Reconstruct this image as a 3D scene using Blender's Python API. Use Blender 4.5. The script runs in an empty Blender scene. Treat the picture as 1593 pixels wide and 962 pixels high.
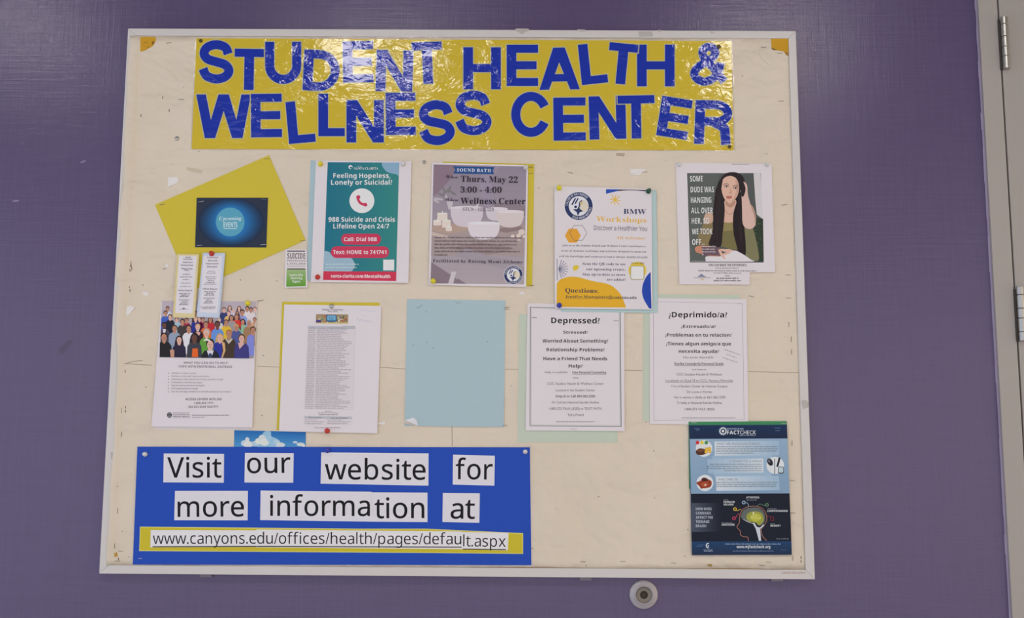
import bpy, math, random
from mathutils import Vector, Matrix
random.seed(7)
sc = bpy.context.scene
COL = sc.collection

# ------------------------------------------------------------------ camera
F, IW, IH = 1676.06, 1593.0, 962.0
YAW, PITCH, ROLL = 0.005278, 0.135165, -0.00502
ZC = 1.66                                         # height of the board's centre above the floor
CAM = Vector((0.1294, -2.34844 - 0.019, ZC - 0.35317))
R3 = (Matrix.Rotation(YAW, 3, 'Z') @ Matrix.Rotation(PITCH, 3, 'X') @ Matrix.Rotation(ROLL, 3, 'Y'))
RIGHT, FWD, UP = R3.col[0], R3.col[1], R3.col[2]
cd = bpy.data.cameras.new('camera')
cd.sensor_width = 36.0
cd.lens = 36.0 * F / IW
cd.clip_start = 0.01
cam = bpy.data.objects.new('camera', cd)
COL.objects.link(cam)
M = Matrix((RIGHT, UP, -FWD)).transposed().to_4x4()
M.translation = CAM
cam.matrix_world = M
sc.camera = cam

# ------------------------------------------------------------------ world, exposure, lamps
w = bpy.data.worlds.new('world')
sc.world = w
w.use_nodes = True
# the rest of the building: cool daylight from the left, warmer light from the right
_n = w.node_tree.nodes
_tc = _n.new('ShaderNodeTexCoord')
_sx = _n.new('ShaderNodeSeparateXYZ')
_mr = _n.new('ShaderNodeMapRange')
_mr.inputs['From Min'].default_value = -0.9
_mr.inputs['From Max'].default_value = 0.9
_mx = _n.new('ShaderNodeMix')
_mx.data_type = 'RGBA'
_mx.inputs[6].default_value = (0.78, 0.90, 1.15, 1)
_mx.inputs[7].default_value = (1.09, 0.95, 0.78, 1)
w.node_tree.links.new(_tc.outputs['Generated'], _sx.inputs[0])
w.node_tree.links.new(_sx.outputs['X'], _mr.inputs['Value'])
w.node_tree.links.new(_mr.outputs[0], _mx.inputs[0])
w.node_tree.links.new(_mx.outputs[2], _n['Background'].inputs[0])
_n['Background'].inputs[1].default_value = 1.17
sc.view_settings.view_transform = 'Standard'
sc.view_settings.look = 'None'
sc.view_settings.exposure = 0.0
sc.view_settings.gamma = 1.0
sc.view_settings.use_curve_mapping = False
CEIL = 2.90
LAMP_POWER = 13.0                                  # radiance of the ceiling lights' diffusers
LAMPS = [(-1.70, -1.42, 'recessed ceiling light furthest from the door frame', 0.36, 0.46),
         (-0.40, -1.84, 'recessed ceiling light in the middle of the ceiling row', 0.50, 0.46),
         (1.08, -1.70, 'recessed ceiling light nearest the door frame', 0.40, 0.62)]
K = (0.70, 0.69, 0.68)                             # what a white sheet on the wall shows (linear)


# ------------------------------------------------------------------ helpers
def ray(px, py):
    return RIGHT * ((px - IW / 2) / F) + FWD + UP * ((IH / 2 - py) / F)


def W(px, py, d):
    """the point of the plane d metres in front of the wall that the photo shows at (px, py)"""
    D = ray(px, py)
    t = (-d - CAM.y) / D.y
    return CAM + D * t


def lin(c):
    c = c / 255.0
    return c / 12.92 if c <= 0.04045 else ((c + 0.055) / 1.055) ** 2.4


def alb(rgb):
    return tuple(min(0.92, max(0.004, lin(c) / k)) for c, k in zip(rgb, K))


def setp(bs, name, v):
    if name in bs.inputs:
        bs.inputs[name].default_value = v


def mat(name, rgb=None, rough=0.6, spec=0.3, metal=0.0, raw=None):
    m = bpy.data.materials.new(name)
    m.use_nodes = True
    bs = m.node_tree.nodes['Principled BSDF']
    c = raw if raw else alb(rgb)
    bs.inputs['Base Color'].default_value = (*c, 1)
    bs.inputs['Roughness'].default_value = rough
    bs.inputs['Metallic'].default_value = metal
    setp(bs, 'Specular IOR Level', spec)
    return m


def nd(m, typ, **kw):
    n = m.node_tree.nodes.new(typ)
    for k, v in kw.items():
        setattr(n, k, v)
    return n


def lk(m, a, b):
    m.node_tree.links.new(a, b)


def pos_noise(m, scale, vec=(1, 1, 1), detail=2.0, rough=0.5, dist=0.0, rot=0.0):
    g = nd(m, 'ShaderNodeNewGeometry')
    mp = nd(m, 'ShaderNodeMapping')
    mp.inputs['Scale'].default_value = vec
    mp.inputs['Rotation'].default_value = (0, rot, 0)
    lk(m, g.outputs['Position'], mp.inputs['Vector'])
    n = nd(m, 'ShaderNodeTexNoise')
    n.inputs['Scale'].default_value = scale
    n.inputs['Detail'].default_value = detail
    n.inputs['Roughness'].default_value = rough
    n.inputs['Distortion'].default_value = dist
    lk(m, mp.outputs[0], n.inputs['Vector'])
    return n


def mth(m, op, a, b=None):
    n = nd(m, 'ShaderNodeMath', operation=op)
    for i, v in enumerate((a, b)):
        if v is None:
            continue
        if isinstance(v, (int, float)):
            n.inputs[i].default_value = v
        else:
            lk(m, v, n.inputs[i])
    return n.outputs[0]


def ramp(m, src, lo, hi, a=0.0, b=1.0):
    n = nd(m, 'ShaderNodeMapRange')
    n.inputs['From Min'].default_value = lo
    n.inputs['From Max'].default_value = hi
    n.inputs['To Min'].default_value = a
    n.inputs['To Max'].default_value = b
    lk(m, src, n.inputs['Value'])
    return n.outputs[0]


def bump(m, height, strength, distance, socket='Normal'):
    b = nd(m, 'ShaderNodeBump')
    b.inputs['Strength'].default_value = strength
    b.inputs['Distance'].default_value = distance
    lk(m, height, b.inputs['Height'])
    lk(m, b.outputs[0], m.node_tree.nodes['Principled BSDF'].inputs[socket])
    return b


def tint(m, fac, c0, c1):
    mx = nd(m, 'ShaderNodeMix', data_type='RGBA')
    mx.inputs[6].default_value = (*c0, 1)
    mx.inputs[7].default_value = (*c1, 1)
    lk(m, fac, mx.inputs[0])
    lk(m, mx.outputs[2], m.node_tree.nodes['Principled BSDF'].inputs['Base Color'])
    return mx


def tag(o, label=None, cat=None, group=None, kind=None):
    for k, v in (('label', label), ('category', cat), ('group', group), ('kind', kind)):
        if v:
            o[k] = v
    return o


def mesh_obj(name, verts, faces, mats, parent=None, origin=None, mi=None, smooth=False, cols=None):
    me = bpy.data.meshes.new(name)
    og = Vector(origin) if origin is not None else Vector((0, 0, 0))
    me.from_pydata([Vector(v) - og for v in verts], [], faces)
    for m in (mats if isinstance(mats, (list, tuple)) else [mats]):
        me.materials.append(m)
    if mi:
        me.polygons.foreach_set('material_index', mi)
    if smooth:
        me.polygons.foreach_set('use_smooth', [True] * len(me.polygons))
    if cols:
        at = me.color_attributes.new('ink', 'FLOAT_COLOR', 'CORNER')
        flat = []
        for p, c in zip(me.polygons, cols):
            flat += [c[0], c[1], c[2], 1.0] * p.loop_total
        at.data.foreach_set('color', flat)
    me.update()
    o = bpy.data.objects.new(name, me)
    COL.objects.link(o)
    if parent is not None:
        o.parent = parent
    else:
        o.location = og
    return o


def empty(name, loc):
    o = bpy.data.objects.new(name, None)
    o.empty_display_size = 0.02
    o.location = loc
    COL.objects.link(o)
    return o


BOXF = [(0, 3, 2, 1), (4, 5, 6, 7), (0, 1, 5, 4), (1, 2, 6, 5), (2, 3, 7, 6), (3, 0, 4, 7)]


def box(V, Fc, a, b):
    n = len(V)
    (x0, y0, z0), (x1, y1, z1) = a, b
    V += [(x0, y0, z0), (x1, y0, z0), (x1, y1, z0), (x0, y1, z0), (x0, y0, z1), (x1, y0, z1), (x1, y1, z1), (x0, y1, z1)]
    Fc += [tuple(i + n for i in f) for f in BOXF]


def prism_px(pts, d0, d1):
    """polygon traced on the board, given the thickness d0..d1 (front is d1)"""
    n = len(pts)
    V = [W(x, y, d1) for x, y in pts] + [W(x, y, d1) + Vector((0, d1 - d0, 0)) for x, y in pts]
    Fc = [tuple(range(n)), tuple(reversed(range(n, 2 * n)))]
    Fc += [(i, i + n, (i + 1) % n + n, (i + 1) % n) for i in range(n)]
    return V, Fc


def lathe(center, profile, n=24, ax=Vector((0, -1, 0))):
    """profile: (radius, height along the axis) pairs"""
    ax = ax.normalized()
    a = ax.orthogonal().normalized()
    b = ax.cross(a)
    V, Fc = [], []
    for r, h in profile:
        for k in range(n):
            t = 2 * math.pi * k / n
            V.append(Vector(center) + ax * h + (a * math.cos(t) + b * math.sin(t)) * r)
    for i in range(len(profile) - 1):
        for k in range(n):
            Fc.append((i * n + k, i * n + (k + 1) % n, (i + 1) * n + (k + 1) % n, (i + 1) * n + k))
    Fc.append(tuple(reversed(range(n))))
    Fc.append(tuple(range((len(profile) - 1) * n, len(profile) * n)))
    return V, Fc


# ------------------------------------------------------------------ lettering: every glyph is taken once from the built-in font
MATH = {'sans': (0x1D5A0, 0x1D5BA, 0x1D7E2), 'sansb': (0x1D5D4, 0x1D5EE, 0x1D7EC), 'serif': (0x1D400, 0x1D41A, 0x1D7CE),
        'serifi': (0x1D468, 0x1D482, 0x1D7CE), 'script': (0x1D4D0, 0x1D4EA, None), 'mono': (0x1D670, 0x1D68A, 0x1D7F6), 'bf': None}
GL = {}


def glyph(ch, style):
    key = (ch, style)
    if key in GL:
        return GL[key]
    c, off, mono = ch, 0.0, MATH.get(style.rstrip('+'))
    hit = False
    if mono:
        U, L, D = mono
        if 'A' <= ch <= 'Z':
            c, hit = chr(U + ord(ch) - 65), True
        elif 'a' <= ch <= 'z':
            c, hit = chr(L + ord(ch) - 97), True
        elif '0' <= ch <= '9' and D:
            c, hit = chr(D + ord(ch) - 48), True
        if not hit and style in ('sansb', 'serif'):
            off = 0.006
    if style.endswith('+'):
        off += 0.006
    cu = bpy.data.curves.new('glyph', 'FONT')
    cu.body = c
    cu.offset = off
    cu.resolution_u = 3
    ob = bpy.data.objects.new('glyph', cu)
    COL.objects.link(ob)
    bpy.context.view_layer.update()
    dg = bpy.context.evaluated_depsgraph_get()
    me = ob.evaluated_get(dg).to_mesh()
    vs = [(v.co.x, v.co.y) for v in me.vertices]
    fs = [tuple(p.vertices) for p in me.polygons]
    ob.evaluated_get(dg).to_mesh_clear()
    bpy.data.objects.remove(ob)
    bpy.data.curves.remove(cu)
    if vs:
        x1 = max(v[0] for v in vs)
        adv = x1 + (0.0 if ch in 'frtvwyVWTY/' and not style.startswith('serif') else max(0.05, min(v[0] for v in vs)))
    else:
        adv = 0.26
    GL[key] = (vs, fs, adv)
    return GL[key]


CAPH = {}


def cap_height(style):
    if style not in CAPH:
        vs = glyph('H' if style != 'script' else 'L', style)[0]
        CAPH[style] = max(v[1] for v in vs)
    return CAPH[style]


class Art:
    """flat printing on a sheet: polygons in the sheet's own crop coordinates, later ones over earlier ones"""

    def __init__(self, page, step=3.0e-5):
        self.p, self.step, self.n = page, step, 1
        self.V, self.F, self.C = [], [], []

    def put(self, pts, faces, rgb, layer=None):
        if layer is None:
            layer = self.n
            self.n += 1
        b = len(self.V)
        self.V += [self.p.at(x, y, layer * self.step) for x, y in pts]
        c = alb(rgb)
        for f in faces:
            ar = sum(pts[f[k]][0] * pts[f[(k + 1) % len(f)]][1] - pts[f[(k + 1) % len(f)]][0] * pts[f[k]][1] for k in range(len(f)))
            f = tuple(reversed(f)) if ar > 0 else f
            self.F.append(tuple(i + b for i in f))
            self.C.append(c)

    def poly(self, pts, rgb, layer=None):
        self.put(pts, [tuple(range(len(pts)))], rgb, layer)

    def rect(self, x0, y0, x1, y1, rgb, layer=None):
        self.poly([(x0, y0), (x1, y0), (x1, y1), (x0, y1)], rgb, layer)

    def ell(self, cx, cy, rx, ry, rgb, layer=None, n=28, rot=0.0, a0=0.0, a1=360.0):
        cr, sr = math.cos(math.radians(rot)), math.sin(math.radians(rot))
        pts = []
        m = n if a1 - a0 >= 360 else n + 1
        for k in range(m):
            t = math.radians(a0 + (a1 - a0) * k / n)
            x, y = rx * math.cos(t), ry * math.sin(t)
            pts.append((cx + x * cr - y * sr, cy + x * sr + y * cr))
        self.poly(pts, rgb, layer)

    def pill(self, x0, y0, x1, y1, r, rgb, layer=None, tilt=0.0):
        pts = []
        for cx, cy, a in ((x1 - r, y0 + r, -90), (x1 - r, y1 - r, 0), (x0 + r, y1 - r, 90), (x0 + r, y0 + r, 180)):
            for k in range(7):
                t = math.radians(a + 15 * k)
                x, y = cx + r * math.cos(t), cy + r * math.sin(t)
                pts.append((x, y + tilt * (x - x0)))
        self.poly(pts, rgb, layer)

    def stroke(self, pts, wd, rgb, layer=None, closed=False):
        n = len(pts)
        P, Fc = [], []
        for i in range(n):
            a = pts[(i - 1) % n] if (closed or i > 0) else pts[i]
            b = pts[(i + 1) % n] if (closed or i < n - 1) else pts[i]
            dx, dy = b[0] - a[0], b[1] - a[1]
            L = math.hypot(dx, dy) or 1
            nx, ny = -dy / L * wd / 2, dx / L * wd / 2
            P += [(pts[i][0] + nx, pts[i][1] + ny), (pts[i][0] - nx, pts[i][1] - ny)]
        for i in range(n if closed else n - 1):
            j = (i + 1) % n
            Fc.append((2 * i, 2 * i + 1, 2 * j + 1, 2 * j))
        self.put(P, Fc, rgb, layer)

    def ring(self, cx, cy, r, wd, rgb, layer=None, n=32):
        self.stroke([(cx + r * math.cos(2 * math.pi * k / n), cy + r * math.sin(2 * math.pi * k / n)) for k in range(n)], wd, rgb, layer, True)

    def grad(self, q, c0, c1, n=14, horizontal=False):
        """printed blend across the quad q (TL, TR, BR, BL)"""
        L = self.n
        self.n += 1
        (a, b, c, d) = q
        mix = lambda p, q_, t: (p[0] + (q_[0] - p[0]) * t, p[1] + (q_[1] - p[1]) * t)
        for k in range(n):
            t0, t1 = k / n, (k + 1) / n
            col = tuple(u + (v - u) * (k + .5) / n for u, v in zip(c0, c1))
            if horizontal:
                pts = [mix(a, b, t0), mix(a, b, t1), mix(d, c, t1), mix(d, c, t0)]
            else:
                pts = [mix(a, d, t0), mix(b, c, t0), mix(b, c, t1), mix(a, d, t1)]
            self.poly(pts, col, L)

    def text(self, s, x0, x1, yb, h, rgb, style='sans', yb1=None, track=0.0, layer=None):
        """s set between x0 and x1 on the baseline yb..yb1, capitals h high"""
        yb1 = yb if yb1 is None else yb1
        ch = cap_height(style)
        pen, P, Fc = 0.0, [], []
        for c in s:
            vs, fs, adv = glyph(c, style)
            b = len(P)
            P += [(pen + x, y) for x, y in vs]
            Fc += [tuple(i + b for i in f) for f in fs]
            pen += adv + track
        if not P:
            return
        lo, hi = min(p[0] for p in P), max(p[0] for p in P)
        L = math.hypot(x1 - x0, yb1 - yb)
        ux, uy = (x1 - x0) / L, (yb1 - yb) / L
        out = []
        for x, y in P:
            a, u = (x - lo) / (hi - lo) * L, y / ch * h
            out.append((x0 + ux * a + uy * u, yb + uy * a - ux * u))
        self.put(out, Fc, rgb, layer)

    def dashes(self, x0, x1, yb, h, rgb, yb1=None, wmin=2.0, wmax=7.0, layer=None):
        """a line of printing too small to read: strokes in word-long clusters"""
        yb1 = yb if yb1 is None else yb1
        P, Fc = [], []
        x = x0
        lw = h * 0.55
        while x < x1:
            k = random.randint(int(wmin), int(wmax))
            for _ in range(k):
                if x + lw * .8 > x1:
                    break
                yy = yb + (yb1 - yb) * (x - x0) / (x1 - x0)
                hh = h * random.choice((0.68, 0.68, 0.7, 1.0))
                for a, b, c, d in ((x, yy - hh, x + lw * .3, yy),
                                   (x + lw * .5, yy - h * .68, x + lw * .78, yy),
                                   random.choice(((x, yy - h * .68, x + lw * .78, yy - h * .5), (x, yy - h * .16, x + lw * .78, yy), (x, yy - h * .42, x + lw * .78, yy - h * .26)))):
                    n = len(P)
                    P += [(a, b), (c, b), (c, d), (a, d)]
                    Fc.append((n, n + 1, n + 2, n + 3))
                x += lw
            x += h * .42
        if P:
            self.put(P, Fc, rgb, layer)

    def build(self, name, parent, m=None, label=None, origin=None):
        o = mesh_obj(name, self.V, self.F, m or INK, parent, origin=parent.location if origin is None else origin, cols=self.C)
        if label:
            o['label'] = label
        return o


class Page:
    """a sheet lying against the board: its quad (TL, TR, BR, BL) in crop coordinates, crop = (x0, y0, scale)"""

    def __init__(self, name, crop, quad, d, label, cat, m=None, group=None, lift=(0, 0), curl=None, outline=None, thick=0.00025, n=10):
        self.c, self.d, self.lift = crop, d, lift
        self.q = [self.px(*p) for p in quad]
        TL, TR, BR, BL = self.q
        ex, ey = (TR[0] - TL[0], TR[1] - TL[1]), (BL[0] - TL[0], BL[1] - TL[1])
        self.ex, self.ey, self.det = ex, ey, ex[0] * ey[1] - ex[1] * ey[0]
        og = W((BL[0] + BR[0]) / 2, (BL[1] + BR[1]) / 2, d)
        self.o = og
        m = m or PAPER
        if outline:
            V = [self.at(x, y, 0) for x, y in outline]
            k = len(V)
            V += [v + Vector((0, thick, 0)) for v in V]
            Fc = [tuple(range(k)), tuple(reversed(range(k, 2 * k)))] + [(i, i + k, (i + 1) % k + k, (i + 1) % k) for i in range(k)]
        else:
            V, Fc = [], []
            for j in range(n + 1):
                for i in range(n + 1):
                    u, v = i / n, j / n
                    x = (TL[0] * (1 - u) + TR[0] * u) * (1 - v) + (BL[0] * (1 - u) + BR[0] * u) * v
                    y = (TL[1] * (1 - u) + TR[1] * u) * (1 - v) + (BL[1] * (1 - u) + BR[1] * u) * v
                    e = 0.0
                    for (cu, cv), am in (curl or {}).items():
                        r = math.hypot((u - cu), (v - cv) * 1.29)
                        e += am * max(0, 1 - r / 0.30) ** 2
                    P = self.atpx(x, y, 0)
                    V.append(P + Vector((0, -e, 0)))
            N = len(V)
            V += [v + Vector((0, thick, 0)) for v in V]
            for j in range(n):
                for i in range(n):
                    a = j * (n + 1) + i
                    f = (a, a + n + 1, a + n + 2, a + 1)
                    Fc += [f, tuple(k + N for k in reversed(f))]
            rim = [i for i in range(n + 1)] + [(j + 1) * (n + 1) - 1 for j in range(1, n + 1)] + \
                  [n * (n + 1) + i for i in range(n - 1, -1, -1)] + [j * (n + 1) for j in range(n - 1, 0, -1)]
            for a, b in zip(rim, rim[1:] + rim[:1]):
                Fc.append((a, b, b + N, a + N))
        self.obj = mesh_obj(name, V, Fc, m, None, origin=og, smooth=False)
        tag(self.obj, label, cat, group)

    def px(self, x, y):
        return (self.c[0] + x / self.c[2], self.c[1] + y / self.c[2])

    def atpx(self, x, y, e):
        dx, dy = x - self.q[0][0], y - self.q[0][1]
        u = (dx * self.ey[1] - dy * self.ey[0]) / self.det
        v = (dy * self.ex[0] - dx * self.ex[1]) / self.det
        return W(x, y, self.d + e + self.lift[0] * u + self.lift[1] * v)

    def at(self, x, y, e):
        return self.atpx(*self.px(x, y), e)

    def art(self, step=3.0e-5):
        return Art(self, step)


def catmull(pts, n=8, closed=False):
    out, N = [], len(pts)
    for i in range(N if closed else N - 1):
        g = lambda k: pts[k % N] if closed else pts[max(0, min(N - 1, k))]
        p0, p1, p2, p3 = g(i - 1), g(i), g(i + 1), g(i + 2)
        for k in range(n):
            t = k / n
            out.append(tuple(0.5 * (2 * b + (c - a) * t + (2 * a - 5 * b + 4 * c - d) * t * t + (3 * b - a - 3 * c + d) * t ** 3)
                             for a, b, c, d in zip(p0, p1, p2, p3)))
    if not closed:
        out.append(pts[-1])
    return out


# ------------------------------------------------------------------ materials
def ink_material(name, rough=0.6, spec=0.15, film=False):
    m = bpy.data.materials.new(name)
    m.use_nodes = True
    bs = m.node_tree.nodes['Principled BSDF']
    at = nd(m, 'ShaderNodeAttribute', attribute_name='ink')
    lk(m, at.outputs['Color'], bs.inputs['Base Color'])
    bs.inputs['Roughness'].default_value = rough
    setp(bs, 'Specular IOR Level', spec)
    if film:
        add_film(m)
    return m


def add_film(m, strength=1.0, weight=1.0):
    """clear plastic film over the print: wrinkled, shiny"""
    bs = m.node_tree.nodes['Principled BSDF']
    setp(bs, 'Coat Weight', weight)
    setp(bs, 'Coat Roughness', 0.07)
    setp(bs, 'Coat IOR', 1.55)
    a = pos_noise(m, 26, (1, 1, 1.5), 3.0, 0.55, 1.2, 0.5)
    b = pos_noise(m, 5.0, (1, 1, 1), 1.0, 0.5, 0.0)
    msk = ramp(m, b.outputs['Fac'], 0.40, 0.62, 0.12, 1.0)
    h = mth(m, 'MULTIPLY', a.outputs['Fac'], msk)
    bump(m, h, strength, 0.0028, 'Coat Normal')


INK = ink_material('printed_ink')
FILM_INK = ink_material('laminated_print', film=True)
PAPER = mat('white_paper', (206, 198, 200), 0.7, 0.2)
bump(PAPER, pos_noise(PAPER, 9, detail=1).outputs['Fac'], 0.25, 0.004)


def paper(name, rgb, **kw):
    m = mat(name, rgb, kw.get('rough', 0.8), kw.get('spec', 0.15))
    n = pos_noise(m, 12, detail=2)
    bump(m, n.outputs['Fac'], 0.25, 0.004)
    c = alb(rgb)
    g = pos_noise(m, 900, detail=1)
    tint(m, ramp(m, g.outputs['Fac'], 0.3, 0.7), tuple(x * .96 for x in c), tuple(min(.95, x * 1.04) for x in c))
    return m


YELLOW = paper('yellow_card', (191, 172, 60))
LIGHT_BLUE = paper('light_blue_card', (158, 177, 182))
AQUA = paper('aqua_card', (166, 185, 184))
SAGE = paper('pale_green_card', (180, 187, 170))
GREEN = paper('green_card', (62, 128, 84))
FILM_YELLOW = mat('laminated_yellow_card', (192, 166, 40), 0.6, 0.2)
add_film(FILM_YELLOW)
FILM_BLUE = mat('laminated_blue_card', (8, 62, 160), 0.55, 0.15)
add_film(FILM_BLUE, 0.35, 0.3)
FRAME_M = mat('off_white_enamel', (190, 184, 180), 0.42, 0.4)
bump(FRAME_M, pos_noise(FRAME_M, 40, detail=1).outputs['Fac'], 0.1, 0.001)
CORK = mat('board_core', (150, 120, 85), 0.9, 0.1)
DARK = mat('dark_steel', (62, 56, 52), 0.5, 0.4, 0.3)
STEEL = mat('brushed_steel', raw=(0.50, 0.48, 0.45), rough=0.33, metal=1.0)
STAPLE = mat('staple_wire', raw=(0.24, 0.20, 0.165), rough=0.6, metal=0.0)
BRIGHT_STAPLE = mat('bright_staple_wire', raw=(0.62, 0.62, 0.62), rough=0.4, metal=0.4)
DOORP = mat('grey_door_paint', (152, 144, 138), 0.45, 0.35)
bump(DOORP, pos_noise(DOORP, 350, detail=2).outputs['Fac'], 0.12, 0.0006)
LEAFP = mat('grey_door_leaf_paint', (150, 142, 136), 0.4, 0.4)
bump(LEAFP, pos_noise(LEAFP, 350, detail=2).outputs['Fac'], 0.12, 0.0006)
GAP = mat('dark_gap', (30, 27, 27), 0.9, 0.1)

# wall: purple paint over a linen-embossed wallcovering
WALL = mat('purple_linen_wallcovering', (81, 69, 100), 0.22, 0.5)
hz = pos_noise(WALL, 1.0, (9, 9, 330), 3, 0.65)
vt = pos_noise(WALL, 1.0, (330, 330, 9), 3, 0.65)
hz2 = pos_noise(WALL, 1.0, (5, 5, 110), 2, 0.6)
vt2 = pos_noise(WALL, 1.0, (110, 110, 5), 2, 0.6)
lines = mth(WALL, 'ADD', mth(WALL, 'ADD', hz.outputs['Fac'], vt.outputs['Fac']), mth(WALL, 'ADD', hz2.outputs['Fac'], vt2.outputs['Fac']))
bump(WALL, lines, 0.45, 0.0007)
wc = alb((81, 69, 100))
tint(WALL, ramp(WALL, lines, 1.55, 2.45), tuple(x * .94 for x in wc), tuple(x * 1.06 for x in wc))

# cream covering paper: creased, full of pin holes and old marks
COVER = mat('cream_covering_paper', (202, 189, 172), 0.75, 0.2)
cr1 = pos_noise(COVER, 6, (1, 1, 1.6), 3, 0.55, 0.2, 0.6)
cr2 = pos_noise(COVER, 60, (1, 1, 1), 2, 0.5)
bump(COVER, mth(COVER, 'ADD', cr1.outputs['Fac'], mth(COVER, 'MULTIPLY', cr2.outputs['Fac'], 0.05)), 0.85, 0.032)
cc = alb((202, 189, 172))
vo = nd(COVER, 'ShaderNodeTexVoronoi')
vo.inputs['Scale'].default_value = 26
gp = nd(COVER, 'ShaderNodeNewGeometry')
lk(COVER, gp.outputs['Position'], vo.inputs['Vector'])
dots = ramp(COVER, vo.outputs['Distance'], 0.025, 0.05, 0.0, 1.0)
big = pos_noise(COVER, 3.0, detail=3, rough=0.6)
base = tint(COVER, ramp(COVER, big.outputs['Fac'], 0.3, 0.7), tuple(a * b for a, b in zip(cc, (.96, .95, .92))), tuple(min(.93, a * 1.03) for a in cc))
mx = nd(COVER, 'ShaderNodeMix', data_type='RGBA')
mx.inputs[6].default_value = (*[x * .35 for x in cc], 1)
lk(COVER, dots, mx.inputs[0])
lk(COVER, base.outputs[2], mx.inputs[7])
lk(COVER, mx.outputs[2], COVER.node_tree.nodes['Principled BSDF'].inputs['Base Color'])

# ------------------------------------------------------------------ the room
xdl = W(1536, 240, 0.012).x + 0.004                # left edge of the door frame, from the photo's mid height
xdl = sum(W(x, y, 0.012).x for x, y in ((1522, 2), (1547.8, 480), (1575, 960))) / 3
xgap = sum(W(x, y, 0.012).x for x, y in ((1552.5, 10), (1563, 190), (1580, 449))) / 3
DOOR_W, DOOR_H = 0.915, 2.45
V, Fc = [], []
box(V, Fc, (-3.2, 0, 0), (xdl + 0.02, 0.12, CEIL))
box(V, Fc, (xgap + DOOR_W + 0.03, 0, 0), (3.6, 0.12, CEIL))
box(V, Fc, (xdl + 0.02, 0, DOOR_H + 0.03), (xgap + DOOR_W + 0.03, 0.12, CEIL))
tag(mesh_obj('wall_back', V, Fc, WALL), 'purple linen-textured wall behind the notice board', 'wall', kind='structure')
FLOORM = mat('pale_floor_tile', raw=(0.30, 0.29, 0.28), rough=0.4)
nb = pos_noise(FLOORM, 60, detail=4)
tint(FLOORM, nb.outputs['Fac'], (0.64, 0.63, 0.61), (0.76, 0.75, 0.73))
V, Fc = [], []
box(V, Fc, (-3.2, -6.0, -0.05), (3.6, 0.12, 0))
tag(mesh_obj('floor', V, Fc, FLOORM), 'pale speckled floor of the corridor', 'floor', kind='structure')
CEILM = mat('pale_grey_ceiling', raw=(0.22, 0.215, 0.21), rough=0.9)
bump(CEILM, pos_noise(CEILM, 120, detail=3).outputs['Fac'], 0.4, 0.003)
# ceiling with openings for the recessed lights
V, Fc = [], []
ys = -3.6
xs = [-3.2]
y_lo = min(l[1] for l in LAMPS) - 0.6
y_hi = max(l[1] for l in LAMPS) + 0.6
box(V, Fc, (-3.2, -6.0, CEIL), (3.6, y_lo, CEIL + 0.05))
box(V, Fc, (-3.2, y_hi, CEIL), (3.6, 0.12, CEIL + 0.05))
x = -3.2
for lx, ly, _, lw, ll in LAMPS:
    box(V, Fc, (x, y_lo, CEIL), (lx - lw / 2, y_hi, CEIL + 0.05))
    box(V, Fc, (lx - lw / 2, y_lo, CEIL), (lx + lw / 2, ly - ll / 2, CEIL + 0.05))
    box(V, Fc, (lx - lw / 2, ly + ll / 2, CEIL), (lx + lw / 2, y_hi, CEIL + 0.05))
    x = lx + lw / 2
box(V, Fc, (x, y_lo, CEIL), (3.6, y_hi, CEIL + 0.05))
tag(mesh_obj('ceiling', V, Fc, CEILM), 'pale grey ceiling with three recessed lights', 'ceiling', kind='structure')
DIFF = bpy.data.materials.new('lit_diffuser')
DIFF.use_nodes = True
bs = DIFF.node_tree.nodes['Principled BSDF']
bs.inputs['Base Color'].default_value = (0.8, 0.8, 0.8, 1)
bs.inputs['Emission Color'].default_value = (1.0, 0.945, 0.88, 1)
bs.inputs['Emission Strength'].default_value = LAMP_POWER
for lx, ly, lab, lw, ll in LAMPS:
    e = tag(empty('ceiling_light', (lx, ly, CEIL)), lab, 'light')
    V, Fc = [], []
    t = 0.012
    for a, b in (((-lw / 2, -ll / 2), (lw / 2, -ll / 2 + t)), ((-lw / 2, ll / 2 - t), (lw / 2, ll / 2)),
                 ((-lw / 2, -ll / 2 + t), (-lw / 2 + t, ll / 2 - t)), ((lw / 2 - t, -ll / 2 + t), (lw / 2, ll / 2 - t))):
        box(V, Fc, (a[0] + .001, a[1] + .001, -0.004), (b[0] - .001, b[1] - .001, 0.05))
    mesh_obj('trim_frame', V, Fc, FRAME_M, e)
    V, Fc = [], []
    box(V, Fc, (-lw / 2 + t, -ll / 2 + t, 0.004), (lw / 2 - t, ll / 2 - t, 0.012))
    mesh_obj('diffuser', V, Fc, DIFF, e)

# ------------------------------------------------------------------ the door at the right
d1 = tag(empty('door_1', (xgap, 0, 0)), 'grey metal door with hinges at the right edge', 'door', kind='structure')


def rel(V, o):
    return [Vector(v) - o.location for v in V]


V, Fc = [], []
box(V, Fc, (xdl, -0.012, 0), (xgap - 0.0018, 0.10, DOOR_H))
box(V, Fc, (xdl, -0.012, DOOR_H), (xgap + DOOR_W + 0.05, 0.10, DOOR_H + 0.05))
box(V, Fc, (xgap + DOOR_W + 0.002, -0.012, 0), (xgap + DOOR_W + 0.05, 0.10, DOOR_H))
fr = mesh_obj('door_frame', rel(V, d1), Fc, DOORP, d1)
bv = fr.modifiers.new('bevel', 'BEVEL')
bv.width = 0.002
bv.segments = 2
V, Fc = [], []
box(V, Fc, (xgap + 0.0018, -0.011, 0.012), (xgap + DOOR_W, 0.033, DOOR_H - 0.004))
lf = mesh_obj('door_leaf', rel(V, d1), Fc, LEAFP, d1)
bv = lf.modifiers.new('bevel', 'BEVEL')
bv.width = 0.0015
bv.segments = 2
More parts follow.
